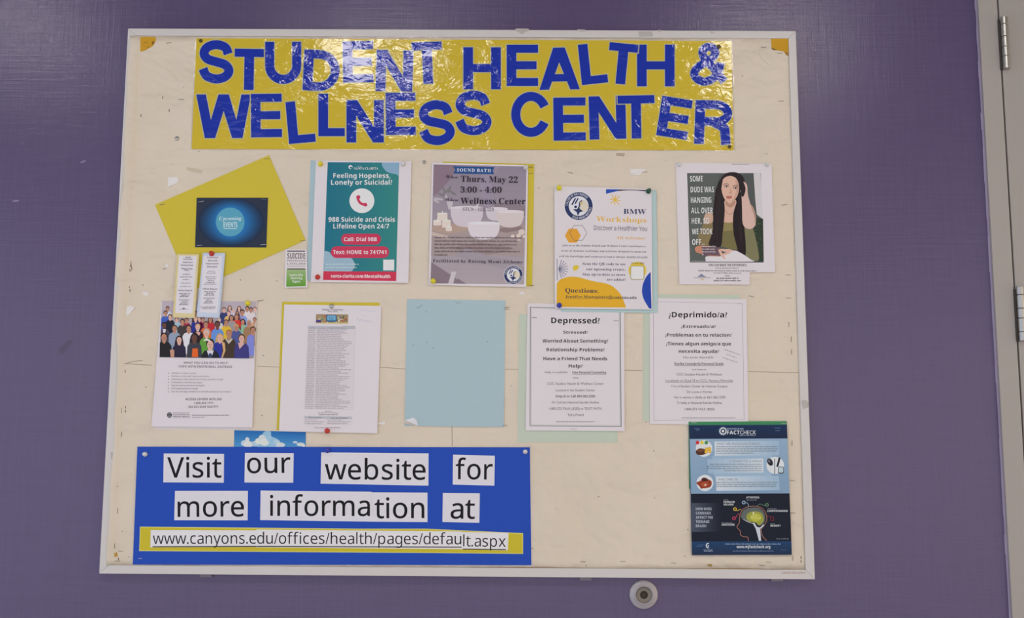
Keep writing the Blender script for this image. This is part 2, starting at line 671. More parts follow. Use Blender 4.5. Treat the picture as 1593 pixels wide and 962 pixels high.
# bead of caulk between the frame and the wall
V, Fc = [], []
for k in range(60):
    z0, z1 = 2.45 * k / 60, 2.45 * (k + 1) / 60
    wv = 0.0022 + 0.0016 * random.random()
    n = len(V)
    V += [(xdl - wv, -0.0008, z0), (xdl, -0.005, z0), (xdl, -0.005, z1), (xdl - wv, -0.0008, z1)]
    Fc.append((n, n + 1, n + 2, n + 3))
mesh_obj('caulk_line', rel(V, d1), Fc, mat('pale_caulk', (148, 134, 152), 0.5, 0.3), d1)
for (ya, yb) in ((27, 107), (446.5, 531)):
    xm = xgap + 0.0075
    zt = W(1560 if ya < 200 else 1583, ya, 0.02).z
    zb = W(1560 if ya < 200 else 1583, yb, 0.02).z
    V, Fc = [], []
    segs = [0, .14, .38, .58, .76, 1.0] if ya < 200 else [0, .15, .40, .58, .83, 1.0]
    r = 0.0082
    hg = empty('hinge', Vector((xm, -0.013, zb)) - d1.location)
    hg.parent = d1
    for s0, s1 in zip(segs, segs[1:]):
        z1_, z0_ = zt + (zb - zt) * s0, zt + (zb - zt) * s1
        L = z1_ - z0_
        v, f = lathe((0, -0.006, z0_ - zb), [(r * .88, 0.0003), (r, 0.0012), (r, L - 0.0012), (r * .88, L - 0.0003)], 20, Vector((0, 0, 1)))
        n = len(V)
        V += v
        Fc += [tuple(i + n for i in q) for q in f]
    mesh_obj('knuckle', V, Fc, STEEL, hg)
    V, Fc = [], []
    box(V, Fc, (-r - 0.0035, -0.0025, 0), (-r + 0.004, 0.0022, (zt - zb) * .96))
    mesh_obj('hinge_leaf', V, Fc, DARK, hg)
    v, f = lathe((0, -0.006, (zt - zb)), [(r * .82, -0.001), (r * .84, 0.001), (r * .7, 0.0018)], 16, Vector((0, 0, 1)))
    mesh_obj('pin_cap', v, f, STEEL, hg)

# scuffs on the wall paint
for nm, pts, c in (('scuff_mark', [(91, 546), (93, 541), (106, 530), (112, 529), (113, 533), (104, 543), (96, 553)], (84, 78, 98)),
                   ('scuff_mark', [(18, 313), (24, 311), (30, 311.5), (29, 313.5), (22, 314.5)], (122, 110, 140)),
                   ('scuff_mark', [(124, 253), (128, 250.5), (134, 249), (133, 251.5), (127, 254)], (118, 106, 134))):
    V, Fc = prism_px(pts, 0.00002, 0.0001)
    o = mesh_obj(nm, V, Fc, mat('scuffed_paint', c, 0.6, 0.2), bpy.data.objects['wall_back'])

# ------------------------------------------------------------------ the notice board
FD = 0.019
CLIP = mat('grey_clip', (112, 104, 114), 0.5, 0.3)
OUT = [(199, 44), (1238, 48), (1268, 902), (154, 893)]
RAILS = []
INN = [(211.5, 55.2), (1226.8, 59.6), (1253.4, 887), (169, 880)]
og = W(711, 897, 0.0)
bd = tag(empty('bulletin_board', og), 'large wall-mounted notice board in an off-white metal frame', 'board')


def raise_poly(pts, dback, dfront, inner=None):
    return prism_px(pts, dback, dfront)


V, Fc = prism_px([(203, 48), (1234, 52), (1263, 897), (159, 888)], 0.001, 0.0150)
mesh_obj('backing_panel', rel(V, bd), Fc, CORK, bd)
for i in range(4):
    j = (i + 1) % 4
    V, Fc = prism_px([OUT[i], OUT[j], INN[j], INN[i]], 0.0012, FD)
    fo = mesh_obj('frame_rail', rel(V, bd), Fc, FRAME_M, bd)
    RAILS.append(fo)
    bv = fo.modifiers.new('bevel', 'BEVEL')
    bv.width = 0.0012
    bv.segments = 2
for x0, y0 in ((911, 903), (1209, 904.5), (320, 898)):
    V, Fc = prism_px([(x0 - 9, y0 - 5), (x0 + 9, y0 - 5), (x0 + 9, y0 + .5), (x0 - 9, y0 + .5)], 0.0005, 0.009)
    mesh_obj('mounting_clip', rel(V, bd), Fc, CLIP, bd)


class Flat:
    """printing straight on the board, in photo pixels"""
    def __init__(self, d):
        self.d = d

    def at(self, x, y, e):
        return W(x, y, self.d + e)


a = Art(Flat(FD))
a.text('CLARIDGE VISUAL DISPLAY', 1215.5, 1253.5, 893.0, 3.0, (150, 120, 108), 'sansb')
a.build('maker_lettering', RAILS[2], origin=bd.location)
a = Art(Flat(FD))
for pts in ([(803, 44.2), (822, 44.6), (824, 47), (818, 50), (812, 53.5), (806, 50), (801, 47.5)], [(898, 45.5), (910, 46), (912, 49), (900, 49)],
            [(993, 49), (1014, 49), (1016, 57), (994, 57)], [(1022, 47), (1028, 46.5), (1031, 48.5), (1024, 50)], [(1104, 48), (1110, 50), (1112, 52), (1106, 52)],
            [(1246, 624), (1252, 622), (1258, 626), (1258, 634), (1249, 637)], [(172, 705), (176, 703), (179, 712), (173, 716)]):
    a = Art(Flat(FD))
    a.poly(pts, (168, 162, 156))
    a.build('tape_patch', RAILS[1 if pts[0][0] > 1200 else 3 if pts[0][0] < 200 else 0], origin=bd.location)

# covering paper over the board, its ragged left edge lapping onto the frame
LEFT = [(55.5, 201.5), (120, 197.5), (200, 193.6), (247, 192), (293, 189.6), (331, 185), (350, 183.5), (352, 188), (412, 180.3), (434, 179.4),
        (446, 185.5), (455, 180.5), (500, 178.8), (555, 182), (566, 181), (610, 179.7), (654, 177.5), (693, 176.2), (740, 172), (793, 168.5), (850, 166), (879.5, 165)]


def left_x(y):
    for (y0, x0), (y1, x1) in zip(LEFT, LEFT[1:]):
        if y <= y1:
            return x0 + (x1 - x0) * (y - y0) / (y1 - y0) + 0.7 * math.sin(y * .7)
    return LEFT[-1][1]


NY, TS = 84, [0, .004, .008, .012, .016, .02, .03, .05, .1, .2, .3, .4, .5, .6, .7, .8, .9, .96, .99, .997, 1.0]
V, Fc = [], []
for j in range(NY + 1):
    v = j / NY
    for i, t in enumerate(TS):
        yt, yb = 55.6 + 4.2 * t, 880 + 6.6 * t + (0.8 * math.sin(t * 40) - 0.6) * (t > .02)
        y = yt + (yb - yt) * v
        xl, xr = left_x(min(y, 879)), 1227 + (1253 - 1227) * v - 0.4
        x = xl + (xr - xl) * t
        inner = 211.5 + (169 - 211.5) * v
        s = max(0.0, min(1.0, (inner + 9 - x) / 8.0))
        s = s * s * (3 - 2 * s)
        d = 0.0158 + s * 0.0040
        V.append(W(x, y, d))
nt = len(TS)
for j in range(NY):
    for i in range(nt - 1):
        k = j * nt + i
        Fc.append((k, k + nt, k + nt + 1, k + 1))
cov = mesh_obj('covering_paper', V, Fc, COVER, None, origin=W(711, 884, 0.0158), smooth=True)
tag(cov, 'cream covering paper stapled over the whole notice board', 'covering')
sd = cov.modifiers.new('thickness', 'SOLIDIFY')
sd.thickness = 0.0003
sd.offset = -1
CD = 0.0160                                        # face of the covering


class CoverArt(Art):
    pass


def mark(name, kind, *args):
    a = Art(Flat(CD))
    a.n = 2
    getattr(a, kind)(*args)
    a.build(name, cov)

SEAM = (150, 134, 116)
mark('seam', 'stroke', [(183, 565), (210, 567), (236, 568.5)], 1.0, SEAM)
mark('seam', 'stroke', [(182, 562.5), (192, 567), (205, 563), (222, 561)], 1.0, SEAM)
mark('seam', 'stroke', [(400, 570), (438, 571.5)], 0.8, SEAM)
mark('seam', 'stroke', [(590, 571.6), (632, 574.5)], 0.8, SEAM)
mark('seam', 'stroke', [(786, 574.6), (806, 575)], 0.9, SEAM)
mark('seam', 'stroke', [(970, 576), (999, 577)], 0.9, SEAM)
mark('seam', 'stroke', [(1163, 578.5), (1243, 580)], 0.8, SEAM)
mark('seam', 'stroke', [(703, 664), (703.5, 694)], 1.0, SEAM)
mark('scratch', 'stroke', catmull([(1180, 82), (1186, 92), (1196, 101)], 5), 0.7, (176, 168, 140))
for x, y in ((204, 233), (203, 414), (202, 421), (201, 446), (202, 452), (194.5, 578), (195, 634), (195, 640), (219, 180), (263, 172), (184, 870), (1246, 868), (1246, 874), (253, 152)):
    mark('pin_tear', 'poly', [(x - .6, y - 2.2), (x + .7, y - 2.0), (x + .9, y + 1.8), (x - .4, y + 2.4)], (104, 88, 74))
mark('scratch', 'poly', [(209, 228), (211, 232), (209.5, 236), (212, 240), (210, 241), (207.5, 236), (208, 231)], (140, 124, 108))
mark('scratch', 'poly', [(203, 404), (204.5, 410), (206, 419), (204.6, 422), (203, 413)], (135, 120, 104))
mark('stain', 'poly', [(177, 862), (182, 859), (183.5, 866), (178, 867)], (168, 130, 60))
mark('stain', 'poly', [(959, 238), (972, 238.5), (971, 243.5), (958.5, 242.5)], (168, 152, 132))
mark('stain', 'poly', [(290, 260), (303, 262), (316, 265.5), (314, 270), (300, 268), (291, 265)], (186, 172, 150))
mark('stain', 'poly', [(1100, 879), (1106, 877.5), (1108, 880), (1106, 882.5), (1101, 881)], (140, 118, 62))



# ------------------------------------------------------------------ small things: staples, pins, scraps
def staple(px, py, ang, label, d=CD, group=None, bright=False, wd=8.0):
    t = math.radians(ang)
    c, s = math.cos(t) * wd / 2, math.sin(t) * wd / 2
    A, B = W(px - c, py - s, d), W(px + c, py + s, d)
    X = (B - A)
    L = X.length
    X.normalize()
    Z = Vector((0, -1, 0))
    Y = Z.cross(X)
    r = 0.00042
    O = (A + B) / 2
    V, Fc = [], []
    for (x0, x1, z0, z1) in ((-L / 2, L / 2, 0.0003, 0.0003 + 2 * r), (-L / 2, -L / 2 + 2 * r, -0.0012, 0.0004), (L / 2 - 2 * r, L / 2, -0.0012, 0.0004)):
        n = len(V)
        for zz in (z0, z1):
            for xx, yy in ((x0, -r), (x1, -r), (x1, r), (x0, r)):
                V.append(O + X * xx + Y * yy + Z * zz)
        Fc += [tuple(i + n for i in f) for f in BOXF]
    o = mesh_obj('staple', V, Fc, BRIGHT_STAPLE if bright else STAPLE, None, origin=O)
    return tag(o, label, 'staple', group)


PINM = {}
for nm, rgb, rg in (('yellow', (205, 190, 40), .3), ('red', (178, 48, 40), .3), ('green', (28, 72, 52), .3), ('blue', (42, 52, 150), .3),
                    ('clear', (206, 202, 200), .15), ('dark', (70, 56, 30), .35)):
    PINM[nm] = mat(nm + '_pin_plastic', rgb, rg, 0.5)
    if nm == 'clear':
        b_ = PINM[nm].node_tree.nodes['Principled BSDF']
        setp(b_, 'Transmission Weight', 0.15)
PINM['steel'] = STEEL


def push_pin(px, py, d, colour, label, r=0.0058, ax=(0.0, -1, 0.12), group=None):
    c = W(px, py, d)
    if colour in ('steel', 'dark'):               # domed thumbtack
        prof = [(r, 0.0004), (r, 0.0009), (r * .86, 0.0019), (r * .55, 0.0026), (r * .12, 0.0030)]
        nm = 'thumbtack'
        axis = Vector((0, -1, 0))
    else:
        prof = [(r * .88, 0.0003), (r, 0.0008), (r, 0.0015), (r * .55, 0.0024), (r * .46, 0.0062), (r * .62, 0.0074), (r * .78, 0.0084), (r * .74, 0.0092), (r * .3, 0.0096)]
        nm = 'push_pin'
        axis = Vector(ax)
    V, Fc = lathe(c, prof, 20, axis)
    o = mesh_obj(nm, V, Fc, PINM[colour], None, origin=c, smooth=True)
    return tag(o, label, 'pin', group)


SCRAP = paper('torn_white_paper', (212, 204, 200))
ORANGE = paper('torn_orange_paper', (186, 140, 40))


def scrap(name, pts, m, label, d=CD + 0.0004, tip=None):
    V, Fc = prism_px(pts, d - 0.0002, d)
    if tip:
        V[tip] = V[tip] + Vector((0, -0.003, 0))
    cx, cy = sum(p[0] for p in pts) / len(pts), max(p[1] for p in pts)
    o = mesh_obj(name, V, Fc, m, None, origin=W(cx, cy, d))
    return tag(o, label, 'scrap')


s1 = scrap('orange_scrap', [(216.5, 57.5), (241, 57.5), (243, 61), (240.5, 67), (237, 72), (231, 75.5), (224, 79), (217.5, 80.5)], ORANGE,
           'torn orange paper scrap in the corner left of the yellow banner')
a = Art(Flat(CD + 0.0004))
a.poly([(236, 66), (239, 63), (240, 67), (237, 70)], (120, 84, 34))
a.poly([(229, 73), (232, 72), (230, 75)], (120, 84, 34))
a.stroke([(224, 67), (227, 66), (228, 66.5), (230, 65.5)], .7, (120, 84, 34))
a.build('brown_wear', s1)
s2 = scrap('orange_scrap', [(1199.5, 60.5), (1226.4, 60.2), (1226.6, 87.5), (1223, 85.5), (1219, 80), (1210, 78.5), (1204, 78), (1200.5, 75)], ORANGE,
           'torn orange paper scrap in the corner right of the yellow banner')
a = Art(Flat(CD + 0.0004))
a.poly([(1200, 74), (1202.5, 75.5), (1209, 77.5), (1204, 78), (1200.8, 76.5)], (92, 66, 36))
a.poly([(1222, 80.5), (1226, 82), (1226.4, 87), (1222, 85)], (150, 108, 60))
a.build('brown_wear', s2)
scrap('paper_scrap', [(261.5, 276), (275.5, 275.5), (278, 279), (275, 285.5), (265, 290), (261, 291)], SCRAP, 'white torn paper scrap above the left corner of the tilted yellow card', tip=4)
scrap('paper_scrap', [(258, 411), (261, 410), (262.5, 416), (259, 419), (256.5, 418.5)], SCRAP, 'tiny white torn scrap left of the yellow-edged bookmark')
scrap('paper_scrap', [(221, 454), (229, 453.5), (232.5, 457), (225.5, 461.5)], SCRAP, 'small white torn scrap above the larger triangular scrap near the frame', tip=1)
scrap('paper_scrap', [(197, 477), (202, 475.5), (210, 479.5), (201.5, 488), (193.5, 494)], SCRAP, 'triangular white torn scrap beside the left frame, above the long seam', tip=2)
scrap('paper_scrap', [(980.5, 263), (1006, 263), (995, 272.5), (984, 273.5), (981, 271)], SCRAP, 'cream torn scrap between the banner and the flyer with the round seal', tip=3)
scrap('paper_scrap', [(588, 658), (594.5, 657.5), (599, 655), (599, 661), (588, 660)], SCRAP, 'small white torn scrap at the right edge of the schedule sheet', d=CD + .0006)
scrap('paper_scrap', [(808, 454.5), (815, 454), (815.5, 458.5), (808, 458.5)], SCRAP, 'small white torn scrap below the sound bath poster')

for x, y, g in ((188.0, 512, 88), (187.5, 548, 90), (190, 578, 92), (189.5, 602, 92), (189, 639, 90), (189.3, 676, 91), (183, 795, 94), (178.5, 850, 90)):
    staple(x, y, g, 'thin staple set upright along the left edge of the cream covering', group='staples down the left edge')
for x, y, g in ((1227, 505, 90), (1231, 528, 92), (1231.5, 548, 90), (1232, 690, 90), (1233, 869, 92)):
    staple(x, y, g, 'thin staple set upright along the right edge of the cream covering', group='staples down the right edge')
for x, y, g in ((1226, 428, 4), (1226.5, 464, 2), (1232, 748, 6), (1233.5, 798.5, 0)):
    staple(x, y, g, 'flat-lying staple near the right edge of the cream covering', group='flat staples at the right')
for x, y, g in ((907, 874.5, 2), (969, 874, 3), (1048, 876.5, 2), (1185, 880.5, 8), (1196, 875, 6)):
    staple(x, y, g, 'flat-lying staple along the bottom edge of the cream covering', group='staples along the bottom')
staple(183, 873.5, 0, 'staple at the bottom left corner of the cream covering')
staple(188, 858, 4, 'staple above the corner staple, left of the blue website sign')
staple(263, 67, -8, 'staple between the left orange scrap and the yellow banner')
staple(1188, 73.5, 0, 'staple just left of the right orange scrap')
staple(1213, 83, -3, 'staple just below the right orange scrap')
staple(282, 155, 1, 'flat staple left of the second line of the yellow banner')
staple(1215, 157.5, -4, 'dark staple right of the yellow banner')
staple(1220, 319, -8, 'dark staple right of the portrait poster')
staple(887, 269, 6, 'staple above the flyer with the round seal')
tag(staple(1169, 461.5, 14, 'thick dark staple above the right corner of the Spanish notice', wd=8.5), None)
staple(257, 418, -20, 'bent staple holding the tiny scrap left of the bookmarks', wd=7)
staple(405, 468, -8, 'staple at the top right of the crowd flyer', wd=10)
staple(1003, 268, -3, 'staple at the torn cream scrap below the banner')
push_pin(275.3, 215.7, CD, 'steel', 'steel thumbtack alone on the cream paper left of the banner', r=0.0050)
push_pin(660, 252.7, CD, 'steel', 'steel thumbtack left of the sound bath poster', r=0.0042)

# ------------------------------------------------------------------ yellow banner with cut-out letters
BN = Page('banner', (0, 0, 1), [(305.5, 59.5), (1137.5, 64), (1141.5, 234), (298, 232)], 0.0172,
          'long yellow laminated banner with blue cut-out capital letters', 'banner', m=FILM_YELLOW, thick=0.0005, n=6)
CLEAR = bpy.data.materials.new('clear_plastic_film')
CLEAR.use_nodes = True
nt_ = CLEAR.node_tree
nt_.nodes.remove(nt_.nodes['Principled BSDF'])
tr = nt_.nodes.new('ShaderNodeBsdfTransparent')
gl = nt_.nodes.new('ShaderNodeBsdfGlossy')
gl.inputs['Roughness'].default_value = 0.12
mxs = nt_.nodes.new('ShaderNodeMixShader')
mxs.inputs[0].default_value = 0.14
nt_.links.new(tr.outputs[0], mxs.inputs[1])
nt_.links.new(gl.outputs[0], mxs.inputs[2])
nt_.links.new(mxs.outputs[0], nt_.nodes['Material Output'].inputs[0])


def film_edge(name, path, wd, parent, d, side):
    """curled rim of the clear film that stands past the card"""
    V, Fc = [], []
    prev = None
    N = max(6, int(sum(math.dist(p, q) for p, q in zip(path, path[1:])) / 7))
    pts = []
    tot = len(path) - 1
    for k in range(N + 1):
        t = k / N * tot
        i = min(int(t), tot - 1)
        f = t - i
        pts.append((path[i][0] + (path[i + 1][0] - path[i][0]) * f, path[i][1] + (path[i + 1][1] - path[i][1]) * f))
    for k, (x, y) in enumerate(pts):
        wv = wd * (0.75 + 0.5 * random.random())
        for s, e in ((0, 0.0001), (.5, 0.0002 + 0.0009 * random.random()), (1, 0.0010 * random.random() - .0004)):
            V.append(W(x + side[0] * wv * s, y + side[1] * wv * s, d + e))
    for k in range(N):
        for s in range(2):
            a_ = k * 3 + s
            Fc.append((a_, a_ + 1, a_ + 4, a_ + 3))
    return mesh_obj(name, [v - parent.location for v in V], Fc, CLEAR, parent, smooth=True)


film_edge('clear_film_edge', [(303, 59), (700, 58.8), (1139, 64)], 2.2, BN.obj, 0.0173, (0, -1))
film_edge('clear_film_edge', [(1137.5, 64), (1141.5, 235)], 2.4, BN.obj, 0.0173, (1, 0))
film_edge('clear_film_edge', [(298, 232), (720, 232), (1142, 234)], 2.4, BN.obj, 0.0173, (0, 1))
film_edge('clear_film_edge', [(305.5, 62), (298, 232)], 2.0, BN.obj, 0.0173, (-1, 0))

BLUE_L, EDGE_L = (6, 40, 148), (176, 172, 128)


def arc(cx, cy, rx, ry, a0, a1, n=14):
    return [(cx + rx * math.cos(math.radians(a0 + (a1 - a0) * k / n)), cy + ry * math.sin(math.radians(a0 + (a1 - a0) * k / n))) for k in range(n + 1)]


def letter_shapes(ch, w_, h, g):
    """list of ('poly', pts) / ('stroke', pts, width) in a w x h box, grown by g"""
    sv, sh = 15.0, 12.6
    R_ = lambda x0, y0, x1, y1: ('poly', [(x0 - g, y0 - g), (x1 + g, y0 - g), (x1 + g, y1 + g), (x0 - g, y1 + g)])
    P_ = lambda xa, xb, xc, xd: ('poly', [(xa - g, -g), (xb + g, -g), (xd + g, h + g), (xc - g, h + g)])

    def S_(pts, wd):
        if g:
            (x0, y0), (x1, y1) = pts[0], pts[1]
            L = math.hypot(x1 - x0, y1 - y0)
            a_ = (x0 - (x1 - x0) / L * g, y0 - (y1 - y0) / L * g)
            (x2, y2), (x3, y3) = pts[-2], pts[-1]
            L = math.hypot(x3 - x2, y3 - y2)
            b_ = (x3 + (x3 - x2) / L * g, y3 + (y3 - y2) / L * g)
            pts = [a_] + pts + [b_]
        return ('stroke', pts, wd + 2 * g)
    if ch == 'E':
        return [R_(0, 0, sv, h), R_(0, 0, w_, sh), R_(0, h * .40, w_ * .95, h * .40 + sh), R_(0, h - sh, w_, h)]
    if ch == 'H':
        return [R_(0, 0, sv, h), R_(w_ - sv, 0, w_, h), R_(0, h * .40, w_, h * .40 + sh)]
    if ch == 'L':
        return [R_(0, 0, sv, h), R_(0, h - sh, w_, h)]
    if ch == 'T':
        return [R_(0, 0, w_, sh), R_((w_ - sv) / 2, 0, (w_ + sv) / 2, h)]
    if ch == 'N':
        return [R_(0, 0, sv, h), R_(w_ - sv, 0, w_, h), P_(0, sv + 1.5, w_ - sv - 1.5, w_)]
    if ch == 'A':
        m_ = w_ / 2
        return [P_(m_ - 9, m_ + 9, 0, sv), P_(m_ - 9, m_ + 9, w_ - sv, w_), R_(w_ * .22, h * .63, w_ * .78, h * .63 + 11.5)]
    if ch == 'W':
        q = w_ / 4
        t = 14.0
        return [P_(0, t + 1, q - t / 2 - 1, q + t / 2), P_(2 * q - t / 2 - 1, 2 * q + t / 2 + 1, q - t / 2, q + t / 2 + 1),
                P_(2 * q - t / 2 - 1, 2 * q + t / 2 + 1, 3 * q - t / 2 - 1, 3 * q + t / 2), P_(w_ - t - 1, w_, 3 * q - t / 2, 3 * q + t / 2 + 1)]
    if ch == 'U':
        x0, x1, r = sv / 2, w_ - sv / 2, (w_ - sv) / 2
        return [S_([(x0, 0), (x0, h - r - sh / 2)] + arc(w_ / 2, h - r - sh / 2, r, r, 180, 0)[1:] + [(x1, 0)], 14.2)]
    if ch == 'D':
        return [R_(0, 0, sv, h), S_([(sv / 2, sh / 2), (w_ * .42, sh / 2)] + arc(w_ * .42, h / 2, w_ * .58 - sv / 2, (h - sh) / 2, -90, 90, 18)[1:] + [(sv / 2, h - sh / 2)], 13.2)]
    if ch == 'C':
        return [S_(arc(w_ / 2, h / 2, (w_ - sv) / 2, (h - sh) / 2, -26, -334, 30), 14.2)]
    if ch == 'R':
        b = h * .54
        return [R_(0, 0, sv, h), S_([(sv / 2, sh / 2), (w_ * .58, sh / 2)] + arc(w_ * .58, b / 2 + 1, w_ * .40 - sv / 2 + 2, b / 2 - sh / 2 + 1, -90, 90, 14)[1:] + [(sv / 2, b - sh / 2 + 2)], 13.2),
                S_(catmull([(w_ * .52, b - 3), (w_ * .78, b + 5), (w_ * .83, h * .78), (w_ - 8, h)], 5), 14.5)]
    if ch == 'S':
        n_ = [(.95, .27), (.84, .08), (.5, 0), (.16, .08), (.04, .26), (.18, .42), (.5, .5), (.84, .59), (.98, .76), (.84, .93), (.5, 1), (.14, .91), (.0, .70)]
        return [S_(catmull([(7 + x * (w_ - 14), 6.5 + y * (h - 13)) for x, y in n_], 6), 14.0)]
    if ch == '&':
        n_ = [(.98, 1.0), (.66, .64), (.33, .3), (.30, .1), (.5, 0), (.68, .1), (.66, .26), (.5, .4), (.18, .56), (.02, .76), (.14, .94), (.38, 1), (.64, .9), (.8, .7), (.86, .46)]
        c_ = catmull([(6 + x * (w_ - 12), 6 + y * (h - 12)) for x, y in n_], 6)
        return [S_(c_[:15], 12.4), S_(c_[14:43], 12.4), S_(c_[42:70], 12.4), S_(c_[69:], 12.4)]


LETTERS = [  # character, box in the photo, clockwise tilt
    ('S', 308.8, 63, 364, 129.4, 0), ('T', 364.7, 76, 410.3, 140, 1), ('U', 412, 65, 469, 130, 0), ('D', 472, 78.5, 529, 141.5, 3),
    ('E', 533.5, 64.2, 580.5, 128.3, -1), ('N', 585.2, 78.3, 642, 142.3, 1.5), ('T', 641.6, 65.3, 688.2, 130.4, -2.5), ('H', 720.8, 73.5, 779, 139, 0),
    ('E', 788.2, 69.6, 837.2, 134, 0), ('A', 838.6, 74, 901.6, 139.5, -1), ('L', 902, 67.5, 943, 130.5, -6), ('T', 945.5, 67.5, 990.5, 131, 5.5),
    ('H', 991, 69.5, 1049.4, 134.5, 0), ('&', 1073, 66.7, 1133.6, 133, 0),
    ('W', 305.3, 147, 390.5, 215, 0), ('E', 390.3, 146, 438.5, 213.6, -.5), ('L', 446.8, 157, 488.5, 222.5, -5), ('L', 495.3, 146, 536.3, 212, 0),
    ('N', 539, 155.8, 597, 221.8, 0), ('E', 600.2, 144.3, 646.4, 210, -.5), ('S', 651, 156.5, 707.4, 225.5, -4), ('S', 707.5, 141.6, 765, 210, -2),
    ('C', 794.8, 143.7, 857, 212.3, 0), ('E', 861, 151.8, 911, 218.8, -.5), ('N', 916.5, 149.5, 973.5, 216.5, -1.5), ('T', 961, 148.5, 1018.5, 215.5, -1),
    ('E', 1025.3, 152.4, 1073.3, 214.4, 9), ('R', 1081, 156.8, 1138.5, 224.6, 2)]
WORDS_B = ['first word'] * 7
for k, (ch, x0, y0, x1, y1, rot) in enumerate(LETTERS):
    cx, cy, w_, h_ = (x0 + x1) / 2, (y0 + y1) / 2, x1 - x0, y1 - y0
    cr, sr = math.cos(math.radians(rot)), math.sin(math.radians(rot))
    T_ = lambda p: (cx + (p[0] - w_ / 2) * cr - (p[1] - h_ / 2) * sr, cy + (p[0] - w_ / 2) * sr + (p[1] - h_ / 2) * cr)
    a = BN.art(4e-5)
    base_l = 2 + 6 * (k % 2)
    for lay, g, col in ((base_l, 1.4, EDGE_L), (base_l + 2, 0.0, BLUE_L)):
        for q_, sh_ in enumerate(letter_shapes(ch, w_, h_, g)):
            pts = [T_(p) for p in sh_[1]]
            if sh_[0] == 'poly':
                a.poly(pts, col, lay + .25 * q_)
            else:
                a.stroke(pts, sh_[2], col, lay + .25 * q_)
    a.build('cutout_letter', BN.obj, FILM_INK)
push_pin(312.4, 63.6, 0.0176, 'dark', 'dark thumbtack in the top left corner of the yellow banner', r=0.0042)
push_pin(1118.2, 73, 0.0176, 'dark', 'dark thumbtack right of the ampersand on the yellow banner', r=0.0046)
push_pin(1134.8, 228.5, 0.0176, 'dark', 'dark thumbtack in the bottom right corner of the yellow banner', r=0.0042)

# ------------------------------------------------------------------ upcoming events
C1 = (230, 240, 5.658)
YC = Page('backing_card', C1, [(62, 446), (1066, 8), (1388, 758), (384, 1205)], 0.0168, 'tilted yellow card behind the dark blue events card', 'card', m=YELLOW)
UE = Page('events_card', C1, [(430, 383), (1058, 383), (1043, 822), (415, 820)], 0.0176, 'small dark blue card reading Upcoming Events on yellow card', 'card', m=mat('dark_navy_print', (32, 42, 60), .45, .3))
a = UE.art()
for k in range(12):
    t = k / 11
    c = tuple(u + (v - u) * t for u, v in zip((34, 46, 68), (38, 104, 160)))
    rx, ry = 292 - 150 * t, 214 - 72 * t
    a.ell(733, 598, rx, ry, c, n=36)
a.build('printed_glow', UE.obj)
a = UE.art(); a.n = 14
a.ell(725, 597, 127, 127, (84, 150, 172), n=40)
a.build('printed_disc', UE.obj)
a = UE.art(); a.n = 16
a.text('Upcoming', 628, 825, 583, 32, (190, 212, 214), 'serifi', 580)
a.text('EVENTS', 666, 788, 644, 46, (190, 212, 214), 'sansb')
a.rect(666, 652, 782, 658, (190, 212, 214))
a.build('heading_text', UE.obj)
PS = lambda c, x, y: (c[0] + x / c[2], c[1] + y / c[2])
for x, y, g, lab, br in ((468, 418, -10, 'top left', True), (1020, 397, 2, 'top right', False), (455, 803, -6, 'bottom left', True), (1015, 797, -4, 'bottom right', True)):
    staple(*PS(C1, x, y), g, f'staple in the {lab} corner of the dark blue events card', 0.0179, bright=br)
for x, y, g, lab in ((1048, 42, 2, 'topmost'), (128, 443, -10, 'left'), (1362, 762, -8, 'right')):
    staple(*PS(C1, x, y), g, f'staple in the {lab} corner of the tilted yellow card', 0.0170)

# ------------------------------------------------------------------ crisis line poster
C2 = (470, 240, 4.582)
Page('backing_card', C2, [(60, 44), (560, 47), (545, 905), (30, 903)], 0.0168, 'light blue card edge showing left of the teal crisis line poster', 'card', m=LIGHT_BLUE)
P = Page('poster', C2, [(98, 45), (780, 50), (757, 918), (62, 912)], 0.0178, 'white-bordered teal poster with phone icon and crisis line number 988', 'poster', lift=(0.001, 0.0015))
a = P.art()
a.grad([(182, 57), (692, 60), (670, 905), (150, 897)], (34, 104, 124), (52, 124, 120), 16, True)
a.build('teal_print', P.obj)
a = P.art(); a.n = 3
a.poly(catmull([(568, 59), (572, 85), (600, 122), (640, 138), (668, 142), (688, 155)], 5) + [(690, 60)], (128, 160, 182))
a.poly([(156, 690)] + catmull([(175, 692), (195, 700), (215, 724), (240, 733), (300, 733), (350, 742), (376, 785), (362, 825), (345, 836)], 5) + [(151, 836)], (144, 170, 184))
a.build('pale_blue_shape', P.obj)
WH = (222, 222, 224)
a = P.art(); a.n = 6
a.ell(345, 92, 15, 14, WH, n=16)
a.ell(349, 96, 9, 8, (40, 112, 128), n=14)
a.dashes(388, 425, 88, 7, (150, 190, 195))
a.text('SANTA CLARITA', 372, 542, 109, 16, WH, 'serif')
a.build('city_logo', P.obj)
a = P.art(); a.n = 6
a.text('Feeling Hopeless,', 222, 628, 170, 34, WH, 'sansb')
a.text('Lonely or Suicidal?', 206, 642, 218, 34, WH, 'sansb', 217)
a.text('988 Suicide and Crisis', 188, 662, 482, 33, WH, 'sansb')
a.text('Lifeline Open 24/7', 222, 620, 530, 33, WH, 'sansb')
a.build('heading_text', P.obj)
a = P.art(); a.n = 6
a.ell(426, 332, 89, 88, (214, 212, 216), n=40)
RED = (186, 56, 84)
a.stroke(catmull([(398, 305), (402, 330), (420, 352), (452, 362)], 6), 17, RED)
a.ell(400, 307, 14, 15, RED, rot=30)
a.ell(450, 360, 15, 13, RED, rot=30)
a.build('phone_icon', P.obj)
